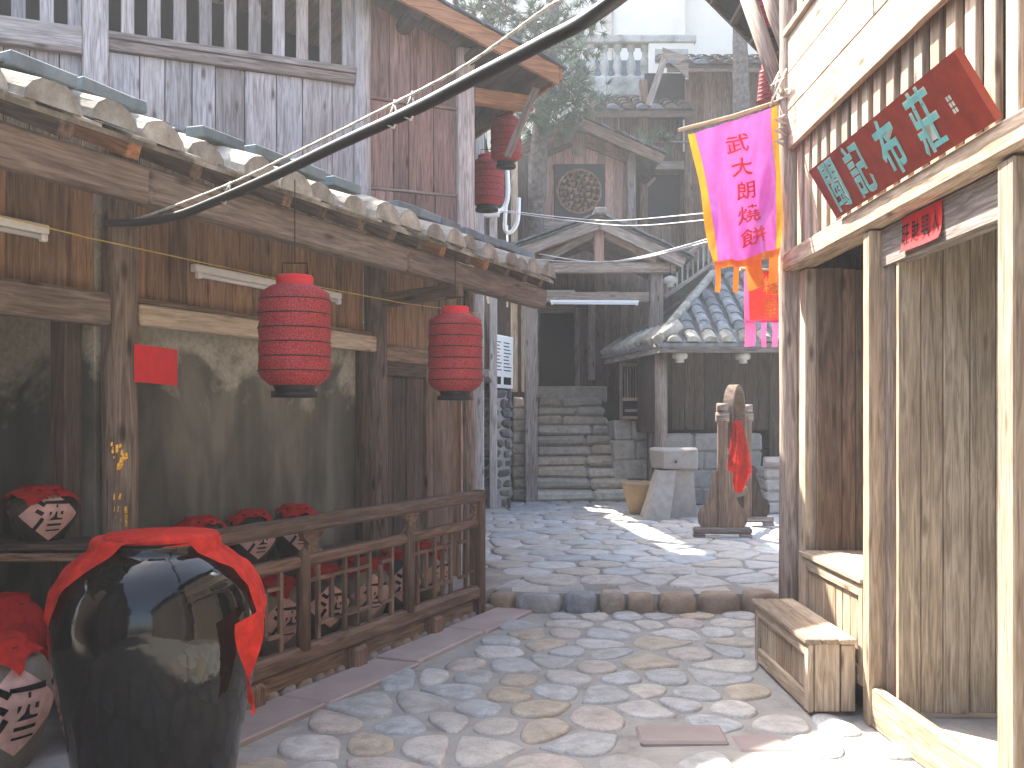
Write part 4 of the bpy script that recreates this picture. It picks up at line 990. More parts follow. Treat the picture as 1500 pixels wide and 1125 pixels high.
# stone mortar block on a leaning granite wedge, clay tub
X0, Y0, _ = at(975, 760, 13.9)
mill = thing('stone_pedestal', 'grey granite pedestal of a square block on a tapering leg', 'stone', (X0 + .15, Y0 + .1, CZ))
part('leg', MB().hexa([(X0 + x, Y0 + y, CZ + z_) for x, y, z_ in ((-.31, -.20, 0), (-.10, -.06, .68), (-.31, .42, 0), (-.10, .38, .68), (.03, -.20, 0), (.14, -.06, .68), (.03, .42, 0), (.14, .38, .68))]), 'granite', mill)
part('leg', MB().hexa([(X0 + x, Y0 + y, CZ + z_) for x, y, z_ in ((.04, .06, 0), (.15, .02, .68), (.04, .55, 0), (.15, .5, .68), (.46, .10, 0), (.40, .06, .68), (.46, .55, 0), (.40, .5, .68))]), 'granite', mill)
blk = part('block', MB().box(Fr(X0 + .15, Y0 + .14, (.97, .22), (-.22, .97)), -.27, .29, -.22, .28, CZ + .685, CZ + .98, .03, .02), 'granite', mill)
hol = Fr(X0 + .15, Y0 + .14, (.97, .22), (-.22, .97)); part('hole', MB().tube([hol.P(-.08, -.236, CZ + .80), hol.P(-.08, -.246, CZ + .80)], .022, 10), 'black', blk)
tx, ty, _ = at(940, 748, 14.6)
solo('clay_tub', MB().lathe([(.001, 0), (.16, 0), (.18, .02), (.29, .42), (.31, .44), (.30, .47), (.27, .46), (.20, .1), (.001, .08)], (tx, ty, CZ), 24), 'clayorange', 'orange clay tub beside the granite pedestal', 'tub')

# ------------------------------------------------------------------ stone stairs and their porch
st = MB(); NS = 10; SZ = 16.75; RI = .18; TR_ = .30
def sxl(k): return .38 + .012 * k
def sxr(k): return 2.08 - .036 * k
for k in range(NS): st.box(W, sxl(k) + .05, sxr(k) - .03, SZ + k * TR_ + .08, 20.2, CZ - .05 + k * RI, CZ + (k + 1) * RI - .03, 0)
stairs = struct('stone_stairs', st, 'mortar')
for k in range(NS):
    x = sxl(k)
    while x < sxr(k) - .05:
        L = min(ru(.45, 1.15), sxr(k) - x); L = sxr(k) - x if sxr(k) - x - L < .3 else L
        part('step_stone', MB().box(W, x + .006, x + L - .006, SZ + k * TR_ + ru(-.035, .03), SZ + k * TR_ + TR_ + .06, CZ + k * RI + .004, CZ + (k + 1) * RI + ru(-.016, .016), .05, .016), 'rubble', stairs); x += L
# retaining walls of stacked stone on both sides
def stone_wall(name, label, F, u0, u1, v0, v1, z0, z1, rows_, mat, lmin=.25, lmax=.6, ch=.03, group=None):
    t = thing(name, label, 'wall', F.P((u0 + u1) / 2, (v0 + v1) / 2, z0), group)
    part('core', MB().box(F, u0 + .03, u1 - .03, v0 + .03, v1, z0, z1 - .03, 0), 'mortar', t); h_ = (z1 - z0) / rows_
    for k in range(rows_):
        u_ = u0
        while u_ < u1 - .02:
            L = min(ru(lmin, lmax), u1 - u_); L = u1 - u_ if u1 - u_ - L < lmin * .6 else L
            part('stone', MB().box(F, u_ + .005, u_ + L - .005, v0 + ru(-.015, .015), v1 - .01, z0 + k * h_ + .003, z0 + (k + 1) * h_ - .003, ch, .016), mat, t); u_ += L
    return t
stone_wall('retaining_wall', 'coursed stone wall under the lattice window right of the stairs', W, 1.78, 2.42, 17.3, 18.6, CZ, 1.50, 4, 'rubble')
stone_wall('stone_pillar', 'dark rough stone pillar at the left foot of the stairs', W, -.50, .0, 15.5, 17.5, CZ, 2.0, 12, 'rockdark', .11, .22, ch=.055)
stone_wall('stone_wall', 'stepped rubble wall left of the stairs behind the pillar', W, .0, .36, 16.9, 19.8, CZ, 1.9, 9, 'rubble', .16, .3)
PF = W; por = thing('stair_porch', 'open timber porch with tiled gable roof over the stone stairs', 'porch', (1.36, 16.8, CZ))
PX0, PX1, PZ = .32, 2.42, 16.75; AX, AZ = 1.45, 4.88
def zp(x): return AZ - abs(x - AX) * (.36 if x < AX else .47)
part('post', MB().box(W, PX0 - .11, PX0 + .11, PZ - .11, PZ + .11, CZ, 3.95, .02, .006), 'greybrown', por)
part('post', MB().box(W, PX1 - .11, PX1 + .11, PZ - .11, PZ + .11, CZ, 4.0, .02, .006), 'greybrown', por)
for x in (PX0, PX1): part('post', MB().box(W, x - .1, x + .1, 19.2, 19.4, 1.9, 3.95, .02), 'brown', por)
part('tie_beam', MB().box(W, PX0 + .11, PX1 - .11, PZ - .05, PZ + .07, 3.50, 3.66, .012), 'greybrown', por)
part('tie_beam', MB().box(W, PX0 - .3, PX1 + .3, PZ - .22, PZ - .08, 3.96, 4.13, .012), 'greybrown', por)
part('king_post', MB().box(W, AX - .08, AX + .08, PZ - .2, PZ - .08, 4.13, 4.78, .01), 'red', por)
for s_, xe in ((-1, PX0 - .35), (1, PX1 + .42)):
    part('rafter', MB().beam((AX, PZ - .34, zp(AX) - .13), (xe, PZ - .34, zp(xe) - .13), .10, .17), 'greybrown', por)
    part('strut', MB().beam((AX + s_ * .1, PZ - .14, 4.62), (AX + s_ * .95, PZ - .14, 4.16), .08, .12), 'greybrown', por)
    for v_ in (17.5, 18.6): part('rafter', MB().beam((AX, v_, zp(AX) - .10), (xe, v_, zp(xe) - .10), .09, .12), 'brown', por)
for xe in (PX0 - .45, PX1 + .52):
    rd = part('roof_slope', MB().hexa([(x, y, zp(x) + dz) for x in (AX, xe) for y in (PZ - .42, 19.6) for dz in (-.035, .0)], 1), 'tile', por)
    n_ = 9
    for k in range(n_):
        x0 = AX + (xe - AX) * k / n_; x1 = AX + (xe - AX) * (k + 1.25) / n_
        for j in range(4):
            y0 = PZ - .50 + j * .24 + ru(-.02, .02)
            part('tile', MB().hexa([(x, y, zp(x) + dz + (.035 if x == x0 else .012)) for x in (x0, x1) for y in (y0, y0 + .23) for dz in (0, .022)]), 'tile', rd)
    part('tile_field', MB().hexa([(x, y, zp(x) + dz) for x in (AX, xe) for y in (PZ + .48, 19.6) for dz in (.003, .035)]), 'tile', rd, True)
part('ridge', MB().box(W, AX - .10, AX + .10, PZ - .55, 19.6, AZ + .0, AZ + .10, .02, .01), 'tilepale', por)
strip_lamp('white fluorescent strip lamp fixed along the porch tie beam', (.64, PZ - .09, 3.50), (2.12, PZ - .09, 3.49), .06)
strip_lamp('short pale strip lamp inside the porch, left of two', (.62, 18.2, 3.86), (1.15, 18.2, 3.86), .05)
strip_lamp('short pale strip lamp inside the porch, right of two', (1.55, 18.2, 3.83), (1.95, 18.2, 3.83), .05)
# ------------------------------------------------------------------ gate house: doorway at the stair head, gable with a carved panel above
gh = thing('gate_house', 'old timber gate house behind the porch with a carved round panel in its gable', 'house', (1.4, 20, 1.9))
GY = 19.95
planks(gh, W, -.6, .50, GY, GY + .05, 1.9, 5.4, 6, 'brown'); planks(gh, W, 1.32, 3.2, GY, GY + .05, 1.9, 5.4, 11, 'brown')
planks(gh, W, .50, 1.32, GY, GY + .05, 3.75, 5.4, 5, 'brown')
part('door_frame', MB().box(W, 1.25, 1.36, GY - .06, GY + .06, 1.92, 3.75, .01), 'greybrown', gh); part('door_frame', MB().box(W, .44, .54, GY - .06, GY + .06, 1.92, 3.75, .01), 'greybrown', gh)
part('door_frame', MB().box(W, .54, 1.25, GY - .06, GY + .06, 3.65, 3.78, .01), 'greybrown', gh)
part('sill', MB().box(W, .3, 1.9, GY - .10, GY + .06, 1.85, 2.18, .03), 'rubble', gh)
part('room_shade', MB().box(W, -.5, 3.2, 22.0, 22.1, 1.5, 6.5, 0), 'charcoal', gh)  # near-black sheet stands for the shade inside the doorway
part('notice_board', MB().box(W, 1.52, 1.66, GY - .10, GY - .05, 2.3, 3.9, .01), 'grey', gh)
part('window_panel', MB().box(W, 1.46, 1.82, GY - .05, GY - .01, 2.4, 3.5, .01), 'red', gh)
GX, GZ = 1.33, 7.42
def zg(x): return GZ - abs(x - GX) * .44
zt2 = lambda a, b_: (zg(a) - .12, zg(b_) - .12)
planks(gh, W, .25, 2.42, GY - .02, GY + .03, 5.4, zt2, 11, 'red')
for x in (.30, 2.38): part('post', MB().box(W, x - .08, x + .08, GY - .14, GY - .02, 5.2, zg(x) - .13, .01), 'greybrown', gh)
part('tie_beam', MB().box(W, .2, 2.5, GY - .12, GY - .021, 5.30, 5.48, .01), 'greybrown', gh)
for s_, xe in ((-1, .08), (1, 2.95)):
    part('bargeboard', MB().beam((GX, GY - .5, zg(GX) - .12), (xe, GY - .5, zg(xe) - .12), .06, .2), 'brown', gh)
    part('strut', MB().beam((GX + s_ * .15, GY - .1, 7.0), (GX + s_ * .95, GY - .1, 6.68), .08, .1), 'brown', gh)
    rd = part('roof_slope', MB().hexa([(x, y, zg(x) + dz) for x in (GX, xe) for y in (GY - .52, 23) for dz in (-.03, .0)], 1), 'tile', gh)
    for k in range(8):
        x0 = GX + (xe - GX) * k / 8; x1 = GX + (xe - GX) * (k + 1.25) / 8
        for j in range(3):
            y0 = GY - .60 + j * .26 + ru(-.03, .03); part('tile', MB().hexa([(x, y, zg(x) + dz + (.04 if x == x0 else .012)) for x in (x0, x1) for y in (y0, y0 + .25) for dz in (0, .025)]), 'tile' if rnd() < .6 else 'tilebrown', rd)
    part('tile_field', MB().hexa([(x, y, zg(x) + dz) for x in (GX, xe) for y in (GY + .2, 23) for dz in (.003, .03)]), 'tile', rd, True)
part('ridge', MB().box(W, GX - .1, GX + .1, GY - .62, 23, GZ + .0, GZ + .1, .02, .01), 'tile', gh)
part('side_wall', MB().box(W, 2.42, 2.5, GY + .06, 23, 1.5, 6.9, 0), 'dark', gh); part('side_wall', MB().box(W, .17, .25, GY + .06, 23, 1.5, 6.9, 0), 'dark', gh)
pn = part('panel_frame', MB().box(W, .84, 1.86, GY - .08, GY - .025, 5.52, 6.62, .02), 'charcoal', gh)
cv = MB(); pc = Vector((1.34, GY - .085, 6.07)); rr_ = random.Random(3)
cv.tube([pc + Vector((math.cos(2 * math.pi * k / 32) * .43, 0, math.sin(2 * math.pi * k / 32) * .43)) for k in range(33)], .022, 6, False)
for ring_, n_, s_ in ((.08, 5, .055), (.19, 9, .06), (.29, 14, .055), (.37, 20, .045)):
    for k in range(n_):
        a = 2 * math.pi * (k + rr_.random() * .5) / n_; c = pc + Vector((math.cos(a) * ring_, 0, math.sin(a) * ring_)); vs = []; fs = []; q = rr_.uniform(.7, 1.3)
        for i, (r_, d) in enumerate(((1, 0), (.75, -.035), (.3, -.05))):
            for j in range(7):
                t = 2 * math.pi * j / 7; vs.append((c.x + (math.cos(t) * r_ * s_ * q * (1.3 if j % 2 else .8)), c.y + d, c.z + math.sin(t) * r_ * s_ * (1.2 if j % 2 else .8)))
        for i in range(2):
            for j in range(7): fs.append((i * 7 + j, i * 7 + (j + 1) % 7, (i + 1) * 7 + (j + 1) % 7, (i + 1) * 7 + j))
        fs.append(tuple(14 + j for j in range(7))); cv.add(vs, fs)
part('round_carving', cv, 'carve', pn)
# ------------------------------------------------------------------ hut with a hipped tile roof (right), stone plinth, dark door
hut = thing('tiled_hut', 'low hut with a hipped grey tile roof at right side of the court', 'hut', (4, 16, CZ))
HX, HY = 2.17, 14.8; ez = 2.66; rx, ry, rz = 3.55, 17.4, 4.05
E0 = (HX, HY, ez); E1 = (1.62, 18.1, ez); E2 = (9.5, HY, ez); T0 = (rx, ry, rz); T1 = (9.5, ry, rz)
def q4(a, b_, c, d, th): return MB().hexa([(*p[:2], p[2] + dz) for p in (a, b_, d, c) for dz in (-th, 0)])
hr = part('roof_slope', q4(E0, E2, T0, T1, .05), 'tile', hut); h2 = part('roof_slope', q4(E0, E1, T0, (rx, 19.5, rz), .05), 'tile', hut)
part('eave_board', MB().beam((HX + .05, HY + .04, ez - .09), (9.5, HY + .04, ez - .09), .05, .10), 'greybrown', hut); part('eave_board', MB().beam((HX + .05, HY + .04, ez - .09), (1.70, 18.1, ez - .09), .05, .10), 'greybrown', hut)
k = 0
while HX + .25 + k * .27 < 6.2:              # rows of cover tiles down the front slope
    x = HX + .25 + k * .27; top = min(1.0, (x - HX) / (rx - HX)); n_ = max(1, int(9 * top))
    for j in range(n_):
        t0, t1 = j / 9, min(top, (j + 1.18) / 9); y0, y1 = HY - .05 + (ry - HY) * t0, HY - .05 + (ry - HY) * t1
        z0, z1 = ez + (rz - ez) * t0 + .02, ez + (rz - ez) * t1 + .002
        part('tile', barrel(W, x + ru(-.008, .008), y0, y1, z0, z1, .105, .095, .75, 7, j == 0), 'tilepale' if j == 0 and rnd() < .7 else 'tile', hr)
    k += 1
part('hip_ridge', MB().tube([(HX, HY, ez + .05), ((HX + rx) / 2, (HY + ry) / 2, (ez + rz) / 2 + .07), (rx, ry, rz + .06)], .075, 8, wob=.06), 'tilepale', hr)
part('ridge', MB().box(W, rx - .1, 9.5, ry - .12, ry + .12, rz - .02, rz + .16, .02), 'tile', hr)
for j in range(11):
    t = j / 11; p = Vector(E0).lerp(Vector(E1), t); part('tile', MB().tube([p + Vector((-.04, .1, .02)), p + Vector((.35, .12, .30))], .085, 7), 'tilepale', h2)
part('post', MB().tube([(2.29, 15.3, CZ), (2.29, 15.28, 1.5), (2.29, 15.3, ez - .05)], .095, 12, wob=.03), 'greybrown', hut)
part('post', MB().tube([(4.55, 15.3, CZ), (4.55, 15.3, ez - .05)], .09, 12, wob=.03), 'greybrown', hut)
part('back_wall', MB().box(W, 2.3, 9, 16.9, 17.0, CZ, ez + .3, 0), 'dark', hut)
planks(hut, W, 2.42, 4.2, 16.3, 16.34, 1.35, ez, 9, 'dark'); planks(hut, W, 4.2, 6.2, 16.26, 16.3, CZ, ez, 9, 'dark', 'door_board')
planks(hut, Fr(2.36, 15.5, (-.10, .995), (.995, .10)), 0, 2.6, -.02, .02, 1.3, ez - .02, 10, 'dark')
stone_wall('hut_plinth', 'coursed stone plinth under the hut beside the granite pedestal', W, 2.42, 4.0, 15.95, 16.28, CZ, 1.30, 4, 'granite', .35, .7)
t = stone_wall('stone_steps', 'rough stone steps with a log on top before the hut door', W, 3.72, 5.3, 14.6, 15.2, CZ, .82, 4, 'granite', .35, .75)
part('log', MB().tube([(3.70, 14.62, .90), (4.5, 14.6, .91), (5.3, 14.62, .90)], .08, 10, wob=.04), 'grey', t)
# lattice shutter box beside the stairs
lw = thing('lattice_window', 'wooden barred window frame above the stone wall beside the stairs', 'window', (2.12, 17.25, 1.5)); LX0, LX1, LY = 1.86, 2.32, 17.2
for x0, x1, z0, z1 in ((LX0, LX0 + .05, 1.52, 2.50), (LX1 - .05, LX1, 1.52, 2.50), (LX0 + .05, LX1 - .05, 2.44, 2.50), (LX0 + .05, LX1 - .05, 1.52, 1.58), (LX0 + .05, LX1 - .05, 1.84, 1.90)): part('frame', MB().box(W, x0, x1, LY - .04, LY + .04, z0, z1, .006), 'tan', lw)
for k in range(7): x = LX0 + .09 + k * .047; part('bar', MB().box(W, x - .01, x + .01, LY - .02, LY + .02, 1.90, 2.44, .003), 'tan', lw)
part('backing', MB().box(W, LX0, LX1, LY + .041, LY + .08, 1.52, 2.5, 0), 'charcoal', lw)
part('fret', MB().box(W, LX0 + .09, LX1 - .09, LY - .02, LY + .02, 1.65, 1.70, .003), 'tan', lw)
# small pale lamps under the eaves
for i, (p, lb) in enumerate(((at(996, 522, 15.0), 'left of two under the hut eave'), (at(1088, 523, 15.0), 'right of two under the hut eave'), (at(982, 412, 16.4), 'at the right corner of the porch'))):
    t = thing('pale_lamp', 'small pale paper lamp ' + lb, 'lamp', (p[0], p[1], p[2] - .1), 'small pale paper lamps')
    part('shade', MB().lathe([(.03, .09), (.10, .06), (.12, .02), (.11, -.03), (.06, -.05), (.07, -.09), (.03, -.10)], p, 12), 'concrete', t)
    part('cord', MB().tube([(p[0], p[1], p[2] + .09), (p[0], p[1], p[2] + .3)], .006, 5), 'ink', t)
# stair handrail climbing behind the hut
sr = thing('stair_handrail', 'weathered slatted handrail climbing to the right behind the hut roof', 'handrail', (4, 19, 3))
part('rail', MB().beam((2.9, 19.0, 4.35), (4.2, 19.0, 5.25), .07, .09), 'greybrown', sr); part('rail', MB().beam((2.9, 19.0, 3.85), (4.2, 19.0, 4.75), .06, .08), 'greybrown', sr)
for k in range(13): x = 2.95 + k * .1; part('bar', MB().box(W, x - .016, x + .016, 18.98, 19.02, 3.86 + (x - 2.9) * .692, 4.33 + (x - 2.9) * .692, .003), 'grey', sr)
part('support', MB().box(W, 2.9, 4.3, 19.05, 19.15, CZ, 3.9, 0), 'dark', sr)
# ------------------------------------------------------------------ houses and terraces up the slope
hill = MB()
prof = [(19.9, 1.9), (22.2, 2.1), (22.5, 5.0), (25.5, 5.4), (26, 8.5), (29, 9.3), (34, 12), (60, 24)]
for (y0, z0), (y1, z1) in zip(prof, prof[1:]): hill.hexa([(x, y, z) for x in (-30, 34) for y, zz in ((y0, z0), (y1, z1)) for z in (-.3, zz)])
struct('hillside', hill, 'earthbank')
oh = thing('old_house', 'old brown timber house with a sagging mossy roof up the slope', 'house', (4, 22.5, 5)); OY = 22.4
planks(oh, W, 1.6, 3.85, OY, OY + .05, 5.0, 8.6, 11, 'brown'); planks(oh, W, 3.9, 8.2, OY - .4, OY - .35, 5.0, 9.35, 17, 'brown')
for x in (2.9, 3.9, 5.6): part('post', MB().box(W, x - .09, x + .09, OY - .5, OY - .41, 4.8, 9.0, .012), 'brown', oh)
part('opening_shade', MB().box(W, 2.75, 3.75, OY - .06, OY - .01, 5.9, 7.0, 0), 'charcoal', oh)  # black sheet laid over the boards as the shade of an opening
part('lintel', MB().box(W, 2.4, 3.8, OY - .5, OY - .3, 7.0, 7.2, .02), 'greybrown', oh)
part('brace', MB().beam((2.85, OY - .2, 6.55), (3.2, OY - .2, 6.9), .06, .07), 'greybrown', oh)
def tile_strip(root, x0, x1, y0, z0, y1, z1, step, mat, name='roof_slope', lip=True):
    rd = part(name, MB().hexa([(x, y, z + dz) for x in (x0, x1) for y, z in ((y0, z0), (y1, z1)) for dz in (-.06, 0)], 0), mat, root); x = x0 + .12; n_ = 4
    while x < x1:
        for j in range(n_):
            t0, t1 = j / n_, (j + 1.15) / n_
            part('tile', barrel(W, x + ru(-.02, .02), y0 - .05 + (y1 - y0) * t0, y0 - .05 + (y1 - y0) * t1, z0 + (z1 - z0) * t0 + .03, z0 + (z1 - z0) * t1, .13, .115, .7, 6, j == 0), mat if rnd() < .85 else 'tile', rd)
        x += step
    part('eave_board', MB().box(W, x0, x1, y0 - .02, y0 + .03, z0 - .14, z0 - .062, .006), 'brown', root); return rd
tile_strip(oh, 1.75, 3.9, OY - 1.1, 8.12, OY + .4, 8.85, .31, 'tilebrown'); tile_strip(oh, 3.3, 8.2, OY - 1.2, 9.05, OY + .6, 9.85, .31, 'tilebrown')
part('gable_board', MB().beam((2.9, OY - 1.2, 8.2), (3.3, OY - 1.2, 9.35), .05, .14), 'greybrown', oh)
part('torn_board', MB().hexa([(x, OY - 1.25 + d, z) for x, za, zb in ((3.2, 9.25, 9.42), (3.75, 8.75, 9.22)) for d in (0, .03) for z in (za, zb)], 0), 'greybrown', oh)
part('loft_shade', MB().box(W, 2.95, 3.85, OY - .3, OY - .2, 8.2, 9.2, 0), 'charcoal', oh)  # black sheet standing in for shade under the broken roof
cb = thing('concrete_building', 'cream rendered building with a stone balustrade at the top of the slope', 'building', (5, 26, 9)); BY = 24.2
part('wall', MB().box(W, -6, 14, 26.0, 26.4, 8, 24, 0), 'cream', cb); part('pilaster', MB().box(W, 2.6, 4.5, 25.8, 25.99, 9, 24, .03), 'cream', cb)
part('pilaster', MB().box(W, 2.58, 2.62, 25.7, 25.8, 9, 24, .005), 'concrete', cb)
part('slab', MB().box(W, .4, 3.55, BY - .25, 26, 9.30, 9.78, .03), 'concrete', cb); part('slab', MB().box(W, .4, 3.2, BY - .1, 26, 8.4, 9.29, .03), 'cream', cb)
part('handrail', MB().box(W, .4, 4.45, BY - .2, BY + .2, 10.60, 10.80, .03), 'concrete', cb)
part('pier', MB().box(W, 3.3, 4.4, BY - .17, BY + .17, 9.1, 10.6, .02), 'cream', cb); part('pier_panel', MB().box(W, 3.45, 4.25, BY - .185, BY - .172, 10.10, 10.45, .004), 'concrete', cb)
part('floor_wall', MB().box(W, .4, 3.3, 25.2, 25.3, 9.78, 10.6, 0), 'slate', cb)
bpf = [(.11, 0), (.11, .08), (.06, .10), (.09, .16), (.125, .28), (.11, .40), (.06, .56), (.055, .66), (.09, .69), (.09, .74), (.11, .76), (.11, .82)]
for k in range(9): part('baluster', MB().lathe(bpf, (.62 + k * .325, BY, 9.78), 12), 'concrete', cb)
# side building left of the court, its plank wall extended and slotted to shape the sun
sb = thing('side_building', 'narrow timber building with white-lit posts past the pavilion end, plank wall added to shape sunlight', 'building', (-.8, 15, CZ))
SF = Fr(-.60, 10.9, (.03, 1), (1, -.03))
planks(sb, SF, 0, 1.9, -.05, 0, CZ, 6.2, 7, 'dark'); planks(sb, SF, 7.2, 10.5, -.05, 0, CZ, 6.2, 10, 'dark'); zl = lambda a, b_: (2.72 + (7.2 - a) * .27, 2.72 + (7.2 - b_) * .27); zh = lambda a, b_: (3.62 + (7.2 - a) * .25, 3.62 + (7.2 - b_) * .25)  # full-height planks added to keep sun off the court and stairs
planks(sb, SF, 1.9, 7.2, -.05, 0, CZ, zl, 17, 'dark'); planks(sb, SF, 1.9, 7.2, -.05, 0, zh, 6.2, 17, 'dark')  # sloping slot left open so a streak of sun reaches the court
part('beam', MB().beam(SF.P(1.9, -.02, 4.98), SF.P(7.2, -.02, 3.66), .09, .08), 'grey', sb)  # follows the upper edge of the added sun slot
for y, x in ((13.5, -.45), (15.45, -.30)): part('post', MB().box(W, x - .05, x + .07, y - .06, y + .06, CZ, 5.6, .01), 'grey', sb)
part('beam', MB().box(W, -.50, -.30, 13.3, 17.4, 2.1, 2.2, .01), 'grey', sb)
part('post', MB().box(W, -.02, .10, 17.4, 17.52, 2.0, 6.2, .01), 'tan', sb); part('post', MB().box(W, .16, .22, 17.4, 17.5, 2.0, 4.5, .01), 'tan', sb)
part('back_wall', MB().box(W, -.5, .3, 18.4, 18.5, 1.9, 6.4, 0), 'dark', sb)
nb = thing('notice_board', 'white framed notice board with printed text above the stone pillar', 'notice', (-.25, 15.9, 2.0)); NBF = Fr(-.33, 15.3, (.45, 1), (1, -.45))
NBF = Fr(-.34, 15.4, (.36, .93), (.93, -.36))
part('panel', MB().box(NBF, 0, .95, -.02, .02, 2.02, 2.86, .008), 'white', nb)
mb = MB()
for r_ in range(9):
    for c in range(2): mb.box(NBF, .10 + c * .42, .40 + c * .42 + ru(-.08, .04), .021, .024, 2.74 - r_ * .055, 2.755 - r_ * .055, 0)
part('printed_lines', mb, 'ink', nb); part('picture', MB().box(NBF, .10, .40, .021, .024, 2.08, 2.2, 0).box(NBF, .52, .84, .021, .024, 2.08, 2.2, 0), 'ink', nb)
# white conduits and junction boxes
cn = thing('conduit', 'white cable conduit with junction boxes dangling before the side building', 'conduit', at(742, 340, 12.5))
part('pipe', MB().tube(cr([at(743, 250, 12.5), at(744, 285, 12.5), at(738, 305, 12.5), at(724, 312, 12.45), at(712, 316, 12.4)]), .03, 8), 'white', cn)
part('pipe', MB().tube(cr([at(760, 290, 12.5), at(758, 325, 12.5), at(748, 340, 12.5), at(740, 335, 12.5), at(741, 300, 12.5)]), .026, 8), 'white', cn)
part('junction_box', MB().box(W, *(lambda p: (p[0] - .1, p[0] + .1, p[1] - .05, p[1] + .03, p[2] - .05, p[2] + .05))(at(720, 312, 12.4)), .01), 'white', cn)
part('drop_cable', MB().tube([at(743, 330, 12.5), at(744, 380, 12.5), at(743, 450, 12.6)], .012, 6), 'white', cn)
for i, (a, m_, b_) in enumerate((((720, 306, 12.4), (880, 323, 14), (1040, 312, 8)), ((720, 308, 12.4), (900, 330, 12), (1040, 322, 8)), ((760, 378, 13), (900, 383, 10), (1146, 318, 6.6)), ((790, 372, 16), (900, 384, 10), (1146, 323, 6.6)))):
    solo('wire', MB().tube(cr([at(*a), at(*m_), at(*b_)], 14), .006 if i < 2 else .009, 5), 'wire', 'thin pale wire across the court, %s counting from the top' % NUM[i], 'wire', 'wires across the court')
# ------------------------------------------------------------------ pine trees
def pine(label, base, path, r0, tufts, seed):
    rr = random.Random(seed); t = thing('pine_tree', label, 'tree', base, 'pine trees')
    pts = cr([base] + path, 6); n_ = len(pts); part('trunk', MB().tube(pts, [r0 * (1 - .45 * k / n_) for k in range(n_)], 14, wob=.07), 'bark', t)
    nb_ = MB()
    for (c, s_, cnt) in tufts:
        c = Vector(c); src = min(pts, key=lambda p: (p - c).length + abs(p.z - c.z + s_) * .3); mid = src.lerp(c, .5) + Vector((0, 0, .15))
        br = MB().tube(cr([src, mid, c], 4), [.05, .045, .04, .035, .03, .025, .02, .015, .01], 6)
        for _ in range(int(cnt * 2.2)):
            d = Vector((rr.gauss(0, 1), rr.gauss(0, 1), rr.gauss(0, .65))); p = c + d * s_ * .5; ax = (d.normalized() + Vector((0, 0, .35)) + Vector((rr.gauss(0, .3), rr.gauss(0, .3), 0))).normalized(); r_ = min(1, max(0, .5 + d.z * .25 + rr.gauss(0, .2)))
            for _k in range(28):
                v_ = (ax + Vector((rr.gauss(0, .55), rr.gauss(0, .55), rr.gauss(0, .45)))).normalized(); L = rr.uniform(.16, .30); sd_ = v_.orthogonal().normalized() * .013
                nb_.add([p - sd_, p + sd_, p + v_ * L + Vector((0, 0, -.03))], [(0, 1, 2)], None, min(1, max(0, r_ + rr.gauss(0, .1))))
            if _ % 3 == 0: br.tube([c, p], [.009, .004], 4, False)
        part('branch', br, 'bark', t)
    part('crown', nb_, 'needle', t)
    return t
def T(px, py, d, s_, c): return (at(px, py, d), s_, c)
pine('leaning pine with green needle crown rising left of the gate house', (.27, 19.3, 1.9), [at(783, 330, 19.4), at(790, 215, 19.3), at(800, 120, 19.2), at(810, 0, 19.2), at(818, -200, 19.2)], .20,
     [T(745, 20, 18.5, .9, 26), T(700, -10, 18.5, .8, 22), T(760, 80, 18.4, .8, 24), T(725, 35, 19.8, .8, 20), T(790, 50, 18.6, .8, 22), T(812, 112, 18.2, .6, 24), T(835, 148, 18.2, .5, 18), T(815, 178, 18.4, .5, 16), T(780, 175, 18.6, .4, 10), T(850, 75, 19, .35, 7), T(862, 30, 18.9, .4, 8), T(845, -30, 19, .7, 18), T(770, -60, 19, 1.2, 36), T(858, 128, 18.6, .3, 5)], 11)
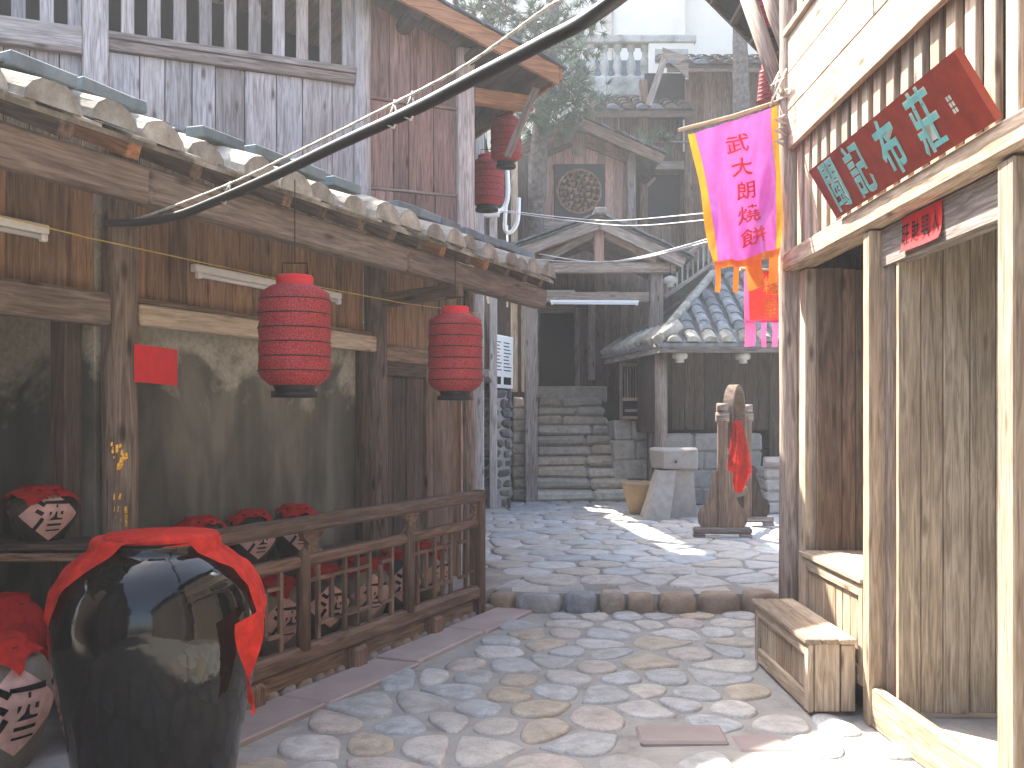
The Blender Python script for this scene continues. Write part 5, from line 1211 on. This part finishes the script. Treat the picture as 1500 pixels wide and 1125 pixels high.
pine('straight pine trunk standing before the old house on the right', (4.75, 20.4, 2), [at(1088, 330, 20.4), at(1086, 160, 20.4), at(1084, 60, 20.4), at(1084, -120, 20.4)], .22,
     [T(1060, 225, 20, .3, 5), T(962, 208, 19.6, .35, 7), T(1070, 185, 20, .3, 5), T(1100, -150, 20.4, 1.4, 40)], 12)

# ------------------------------------------------------------------ unseen houses added behind the camera to darken the black jar's reflection
for nm, lb, x0, x1, y0, y1, rz in (('added_house', 'plain unseen timber house added left of the lane behind the viewer', -7.5, -3.3, -9, 1.6, 4.6), ('added_house', 'plain unseen timber house added right of the lane behind the viewer', 2.1, 6.5, -9, .7, 5.2)):
    t = thing(nm, lb, 'house', ((x0 + x1) / 2, (y0 + y1) / 2, 0)); xm = (x0 + x1) / 2; xi = x1 if x0 < 0 else x0
    planks(t, Fr(xi, y0, (0, 1), (1, 0)), 0, y1 - y0, -.03, .03, 0, rz, 22, 'greybrown'); part('core', MB().box(W, x0 + .06, x1 - .06, y0 + .05, y1 - .05, 0, rz, 0), 'brown', t)
    for s_ in (x0 - .5, x1 + .5): part('roof_slope', MB().hexa([(x, y, z + dz) for x, z in ((xm, rz + 1.1), (s_, rz - .1)) for y in (y0 - .3, y1 + .3) for dz in (0, .08)], 1), 'tile', t)

# ------------------------------------------------------------------ hazy air
HZ = .0030
mb = MB().box(W, -62, 62, -31, 62, -1.5, 30, 0)
hz = bpy.data.meshes.new('haze'); hz.from_pydata(mb.v, [], mb.f); ho = bpy.data.objects.new('haze', hz); COL.objects.link(ho); ho['kind'] = 'stuff'; ho['label'] = 'thin sunlit haze hanging in the air of the lane'; ho['category'] = 'haze'
m = bpy.data.materials.new('hazy_air'); m.use_nodes = True; n = m.node_tree; n.nodes.remove(n.nodes['Principled BSDF'])
pv = n.nodes.new('ShaderNodeVolumePrincipled'); pv.inputs['Color'].default_value = (.92, .95, 1, 1); pv.inputs['Density'].default_value = HZ; pv.inputs['Anisotropy'].default_value = .35
n.links.new(pv.outputs[0], n.nodes['Material Output'].inputs['Volume']); hz.materials.append(m)
